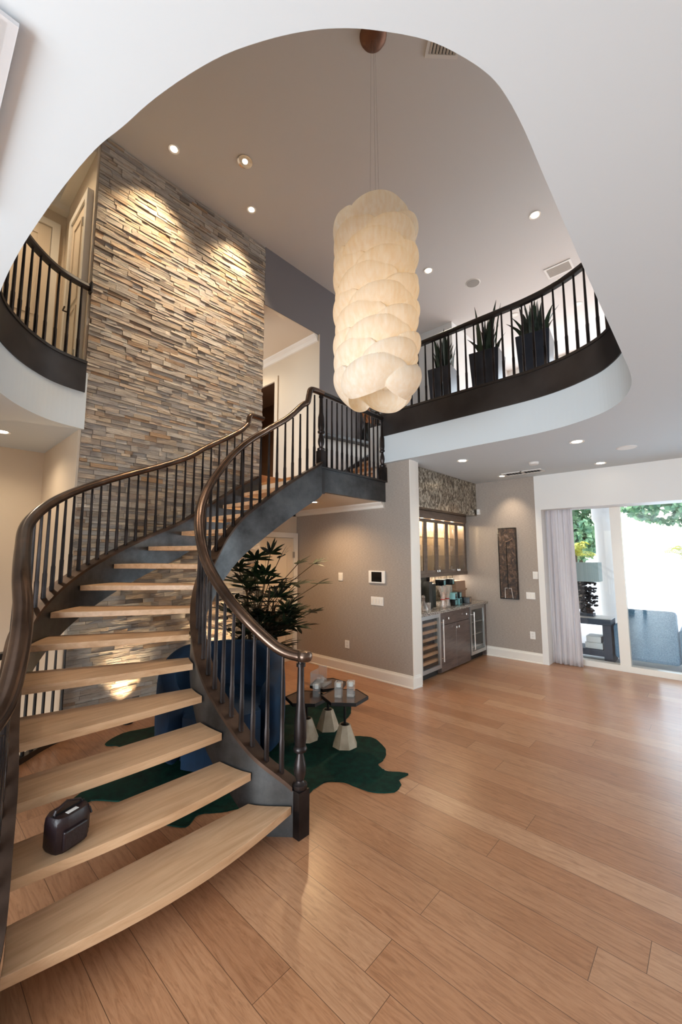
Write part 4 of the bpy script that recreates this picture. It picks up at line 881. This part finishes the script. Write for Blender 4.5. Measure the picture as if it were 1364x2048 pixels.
glassbox(2.82, 2.90, .381, .03, .12, 'clear candle holder on the lower table, half hidden by the newel post')
tr = empty('acrylic_tray', (2.99, 3.0, .438), 'clear acrylic box tray with ornaments on the rear side table', 'tray'); m = MB(); Mx = Matrix.Translation((2.98, 3.0, .4385)) @ Matrix.Rotation(.3, 4, 'Z')
m.box(-.09, .09, -.075, .075, 0, .008, Mx); m.box(-.09, .09, -.075, -.07, 0, .03, Mx); m.box(-.09, -.085, -.075, .075, 0, .12, Mx); m.box(.085, .09, -.02, .075, 0, .16, Mx); m.box(-.09, .09, .07, .075, 0, .13, Mx); kp(m.build('glass_walls', 'clear'), tr)
random.seed(4); m = MB()
for k in range(7): m.sphere((2.98 + random.uniform(-.05, .05), 3.0 + random.uniform(-.04, .04), .468 + .015 * (k % 3)), .02, 8, 6)
tag(m.build('glass_ornaments', 'crystal', smooth=True), 'clear faceted glass ornaments heaped in the acrylic tray', 'ornament', None, 'stuff')
# tub chair
ch = empty('tub_chair', (2.11, 3.39, 0), 'rounded dark blue velvet tub chair behind the curved handrail', 'chair'); cx, cy = 2.11, 3.39; face = rad(238)
def shell(r_out, r_in, z0, ztop, a0, a1, n=48):
    m = MB(); vs = []; k = 10
    for i in range(n + 1):
        q = i / n; a = face + a0 + (a1 - a0) * q; e_ = abs(q - .5) * 2; zt = ztop(e_); rnd = .05
        prof = [(r_out * .94, z0), (r_out, z0 + .12), (r_out * 1.01, z0 + .3), (r_out, zt - .06), (r_out - .02, zt - .015), ((r_out + r_in) / 2, zt), (r_in + .02, zt - .015), (r_in, zt - .06), (r_in, z0 + .3), (r_in, z0)]
        for r, z in prof: vs.append((cx + r * cos(a) * 1.0, cy + r * sin(a), z))
    m.add(vs, [(i * k + j, i * k + (j + 1) % k, (i + 1) * k + (j + 1) % k, (i + 1) * k + j) for i in range(n) for j in range(k)] + [tuple(range(k)), tuple(n * k + j for j in range(k))[::-1]]); return m
o = shell(.56, .40, .04, lambda e: .86 - .26 * max(0, e - .35) ** 1.3 / .57, rad(48), rad(312)).build('backrest', 'velvet', smooth=True); kp(o, ch); o.modifiers.new('s', 'SUBSURF').levels = 1
m = MB(); P_ = [(cx + .415 * cos(face + a * pi / 24) * (1.22 if abs(a) < 6 else 1), cy + .415 * sin(face + a * pi / 24) * (1.22 if abs(a) < 6 else 1)) for a in range(-24, 24)]
m.prism(P_, .05, .30); kp(m.build('seat_base', 'velvet', bevel=.02), ch)
m = MB(); m.prism(P_, .30, .44); kp(m.build('seat_cushion', 'velvet', smooth=True, bevel=.04), ch)
kp(MB().lathe([(.36, 0), (.36, .04)], (cx, cy, .0095), 32).build('base', 'pole'), ch)
# fan palm
pl = empty('fan_palm', (3.05, 4.12, 0), 'dark green potted fan palm behind the blue chair', 'plant')
kp(MB().lathe([(.15, 0), (.2, .12), (.2, .34), (.18, .36), (.17, .34)], (3.02, 4.12, 0), 24).build('pot', 'planter', smooth=True), pl); kp(MB().lathe([(.17, 0), (.17, .01)], (3.02, 4.12, .32), 20).build('soil', 'soil'), pl)
random.seed(31); stems = MB(); lv = MB()
def fan(c, dirv, L, n=9):
    d = dirv.normalized(); s_ = d.cross(Vector((0, 0, 1))); s_ = s_.normalized() if s_.length > .05 else Vector((1, 0, 0)); u = s_.cross(d)
    for k in range(n):
        a = (k / (n - 1) - .5) * rad(175) + random.uniform(-.08, .08); q = (d * cos(a) + s_ * sin(a) + u * random.uniform(-.1, .25)).normalized(); l_ = L * random.uniform(.75, 1.05) * (1 - .25 * abs(a) / 2); w = q.cross(u + s_ * .1).normalized() * .0135
        p0 = c; vs = []
        for i in range(5):
            t = i / 4; p = p0 + q * l_ * t - Vector((0, 0, 1)) * (.12 * l_ * t * t); ww = w * (.35 + 1.3 * sin(pi * min(1, t * .85 + .12))) if i < 4 else w * .05; vs += [p - ww, p + ww]
        lv.add(vs, [(2 * i, 2 * i + 1, 2 * i + 3, 2 * i + 2) for i in range(4)])
fans = []
for k in range(12):
    a = random.uniform(0, 2 * pi); r = random.uniform(.02, .12); hgt = random.uniform(.75, 1.45); b = Vector((3.02 + r * cos(a), 4.12 + r * sin(a), .33)); t = b + Vector((cos(a) * .14, sin(a) * .10, hgt - .33)); stems.tube([b, b.lerp(t, .5) + Vector((.01, .01, 0)), t], .011, 6)
    for i in range(6):
        q = .42 + .58 * i / 5; p = b.lerp(t, q); aa = random.uniform(0, 2 * pi); el = random.uniform(-.1, .8); dv_ = Vector((cos(aa) * cos(el), sin(aa) * cos(el) * .8, sin(el))); e_ = p + dv_ * random.uniform(.14, .36); e_.y = min(e_.y, 4.45); stems.tube([p, p.lerp(e_, .5) + Vector((0, 0, .02)), e_], .004, 5)
        if e_.y > 4.4: dv_.y = -abs(dv_.y) - .3
        fan(e_, dv_ * .8 + Vector((0, 0, .15)), random.uniform(.25, .36), 7)
# three long fronds reaching over towards the taupe wall
for tgt, L_ in (((3.78, 3.95, 1.62), .28), ((3.92, 4.02, 1.34), .30), ((3.72, 3.95, .98), .26), ((3.45, 3.9, 1.62), .26), ((2.62, 3.95, 1.6), .3), ((2.75, 3.95, 1.35), .3), ((3.05, 3.95, 1.75), .28), ((2.55, 3.9, 1.25), .28), ((3.3, 4.0, 1.2), .28), ((2.62, 3.9, 1.42), .36), ((2.42, 3.9, 1.15), .32), ((2.55, 3.85, 1.55), .34), ((2.75, 3.85, 1.5), .36), ((2.9, 3.85, 1.4), .36), ((3.1, 3.85, 1.35), .34), ((2.5, 3.95, 1.3), .3), ((2.8, 3.9, 1.68), .3), ((3.2, 3.95, 1.7), .3), ((3.45, 3.95, 1.35), .3), ((3.3, 3.9, .95), .28)):
    e_ = Vector(tgt); b = Vector((3.03, 4.12, e_.z * .62)); stems.tube([b, b.lerp(e_, .5) + Vector((0, 0, .05)), e_], .005, 5); fan(e_, Vector(((e_ - b).x, (e_ - b).y, (e_ - b).z * .4)), L_, 8)
kp(stems.build('cane_stems', 'stem', smooth=True), pl); kp(lv.build('fronds', 'palm', recalc=False), pl)

# ------------------------------------------------------------------ balcony planters
def planter(x, y, w, h, seed, label):
    random.seed(seed); e = empty('potted_snake_plant', (x, y, UF), label, 'plant', 'snake plants in dark planters behind the balcony rail')
    m = MB(); q = w / math.sqrt(2) * 2; m.lathe([(w * 1.12, 0), (w * 1.41, h), (w * 1.3, h), (w * 1.25, h - .05)], (x, y, UF), 4, rot=pi / 4 + .12); kp(m.build('planter', 'planter', bevel=.008), e)
    kp(MB().lathe([(w * 1.24, 0), (w * 1.24, .01)], (x, y, UF + h - .06), 4, rot=pi / 4 + .12).build('soil', 'soil'), e); m = MB()
    for k in range(38):
        a = random.uniform(0, 2 * pi); r = random.uniform(0, w * .8); b = Vector((x + r * cos(a), y + r * sin(a), UF + h - .05)); L_ = random.uniform(.22, .62) * (1.35 if k < 3 else 1); ln = Vector((cos(a) * r * .9 + random.gauss(0, .05), sin(a) * r * .9 + random.gauss(0, .05), 0)); ph = random.uniform(0, pi); tw = random.uniform(-.8, .8); vs = []
        for i in range(7):
            t = i / 6; p = b + Vector((0, 0, L_ * t)) + ln * t * t; ww = (.042 * (1 - t) ** .6 + .002) * (.7 + .3 * sin(pi * t)); s_ = Vector((cos(ph + tw * t), sin(ph + tw * t), 0)) * ww; vs += [p - s_, p + s_]
        m.add(vs, [(2 * i, 2 * i + 1, 2 * i + 3, 2 * i + 2) for i in range(6)])
    kp(m.build('leaves', 'snake', recalc=False), e)
planter(5.12, 2.68, .17, .72, 1, 'snake plant in the dark planter nearest the pendant lamp')
planter(5.12, 2.03, .19, .73, 5, 'snake plant in the middle dark planter on the balcony')
planter(5.12, 1.43, .19, .74, 9, 'snake plant in the dark planter farthest from the pendant, at the right')

# ------------------------------------------------------------------ bag
bg = empty('leather_bag', (.65, 2.37, 2 * Rz), 'small dark leather camera bag resting on the second tread', 'bag', rz=.35)
bg.scale = (.84, .9, .82)
def bb(x0, x1, y0, y1, z0, z1, name, mat, bevel):
    return kid(MB().box(x0, x1, y0, y1, z0, z1), name, mat, bg, bevel=bevel)
m = MB(); vs = []
for z_, s_ in ((.002, .93), (.02, 1.0), (.14, 1.0), (.172, .97), (.185, .9)):
    for i in range(20):
        a = 2 * pi * i / 20; c_, s2 = cos(a), sin(a); q = (abs(c_) ** 4 + abs(s2) ** 4) ** -.25; vs.append((.10 * s_ * q * c_, .072 * s_ * q * s2, z_))
m.add(vs, [(k * 20 + i, k * 20 + (i + 1) % 20, (k + 1) * 20 + (i + 1) % 20, (k + 1) * 20 + i) for k in range(4) for i in range(20)] + [tuple(range(20))[::-1], tuple(80 + i for i in range(20))]); kid(m, 'body', 'leather', bg, smooth=True)
bb(-.075, .06, -.088, -.066, .02, .12, 'front_pocket', 'leather', .008)
bb(-.09, .095, -.006, .006, .183, .192, 'zipper', 'pole', .002); bb(-.03, .03, -.045, -.02, .182, .187, 'paper_tag', 'plastic', 0)
kid(MB().tube([(-.095, 0, .15), (-.07, 0, .21), (0, .01, .228), (.07, 0, .205), (.1, 0, .14)], .009, 8, .6), 'strap', 'leather', bg, smooth=True)
kid(MB().tube([(.10, 0, .14), (.125, -.01, .13), (.13, -.02, .1)], .01, 8, .6), 'strap_end', 'leather', bg, smooth=True)
bb(.098, .106, -.04, .04, .03, .13, 'side_pocket', 'leather', .003); kid(MB().box(.106, .109, -.004, .004, .04, .14), 'buckle', 'brass', bg)

# ------------------------------------------------------------------ light
w = bpy.data.worlds.new('world'); SC.world = w; w.use_nodes = True; nt = w.node_tree; bgn = nt.nodes['Background']
sky = nt.nodes.new('ShaderNodeTexSky'); sky.sky_type = 'NISHITA'; sky.sun_disc = False; sky.sun_elevation = rad(48); sky.sun_rotation = rad(30); sky.air_density = 1.6; sky.dust_density = 2.5
mixn = nt.nodes.new('ShaderNodeMix'); mixn.data_type = 'RGBA'; mixn.inputs[0].default_value = .75; nt.links.new(sky.outputs[0], mixn.inputs[6]); mixn.inputs[7].default_value = (1.0, 1.0, 1.02, 1)
nt.links.new(mixn.outputs[2], bgn.inputs['Color']); bgn.inputs['Strength'].default_value = 1.6
def area(name, loc_, rot, sx, sy, power, col):
    l = bpy.data.lights.new(name, 'AREA'); l.shape = 'RECTANGLE'; l.size = sx; l.size_y = sy; l.energy = power; l.color = col; o = bpy.data.objects.new(name, l); COL.objects.link(o); o.location = loc_; o.rotation_euler = rot; return o
area('fill_rear_left', (-3.74, .9, 1.2), (rad(112), 0, rad(-90)), 3.4, 2.3, 400, (.82, .92, 1))  # added fill lamp behind the camera, tilted up to brighten the near ceiling
area('daylight_doors', (7.56, -2.3, 1.3), (rad(90), 0, rad(90)), 6.0, 2.4, 85, (.68, .84, 1))
area('daylight_upper', (10.38, -1.2, 5.1), (rad(90), 0, rad(90)), 9, 2.2, 130, (.86, .95, 1))
sun = bpy.data.lights.new('sun', 'SUN'); sun.energy = 2.4; sun.angle = rad(1); sun.color = (1, .97, .92); so = bpy.data.objects.new('sun', sun); COL.objects.link(so); so.rotation_euler = (rad(38), 0, rad(250))
SC.view_settings.view_transform = 'Standard'; SC.view_settings.look = 'None'; SC.view_settings.gamma = 1; SC.view_settings.use_curve_mapping = False; SC.view_settings.exposure = 0.3
cy = SC.cycles; cy.use_denoising = True
try: cy.denoiser = 'OPENIMAGEDENOISE'
except Exception: pass
cy.max_bounces = 8; cy.diffuse_bounces = 5; cy.transparent_max_bounces = 16; cy.sample_clamp_indirect = 6; cy.caustics_reflective = False; cy.caustics_refractive = False
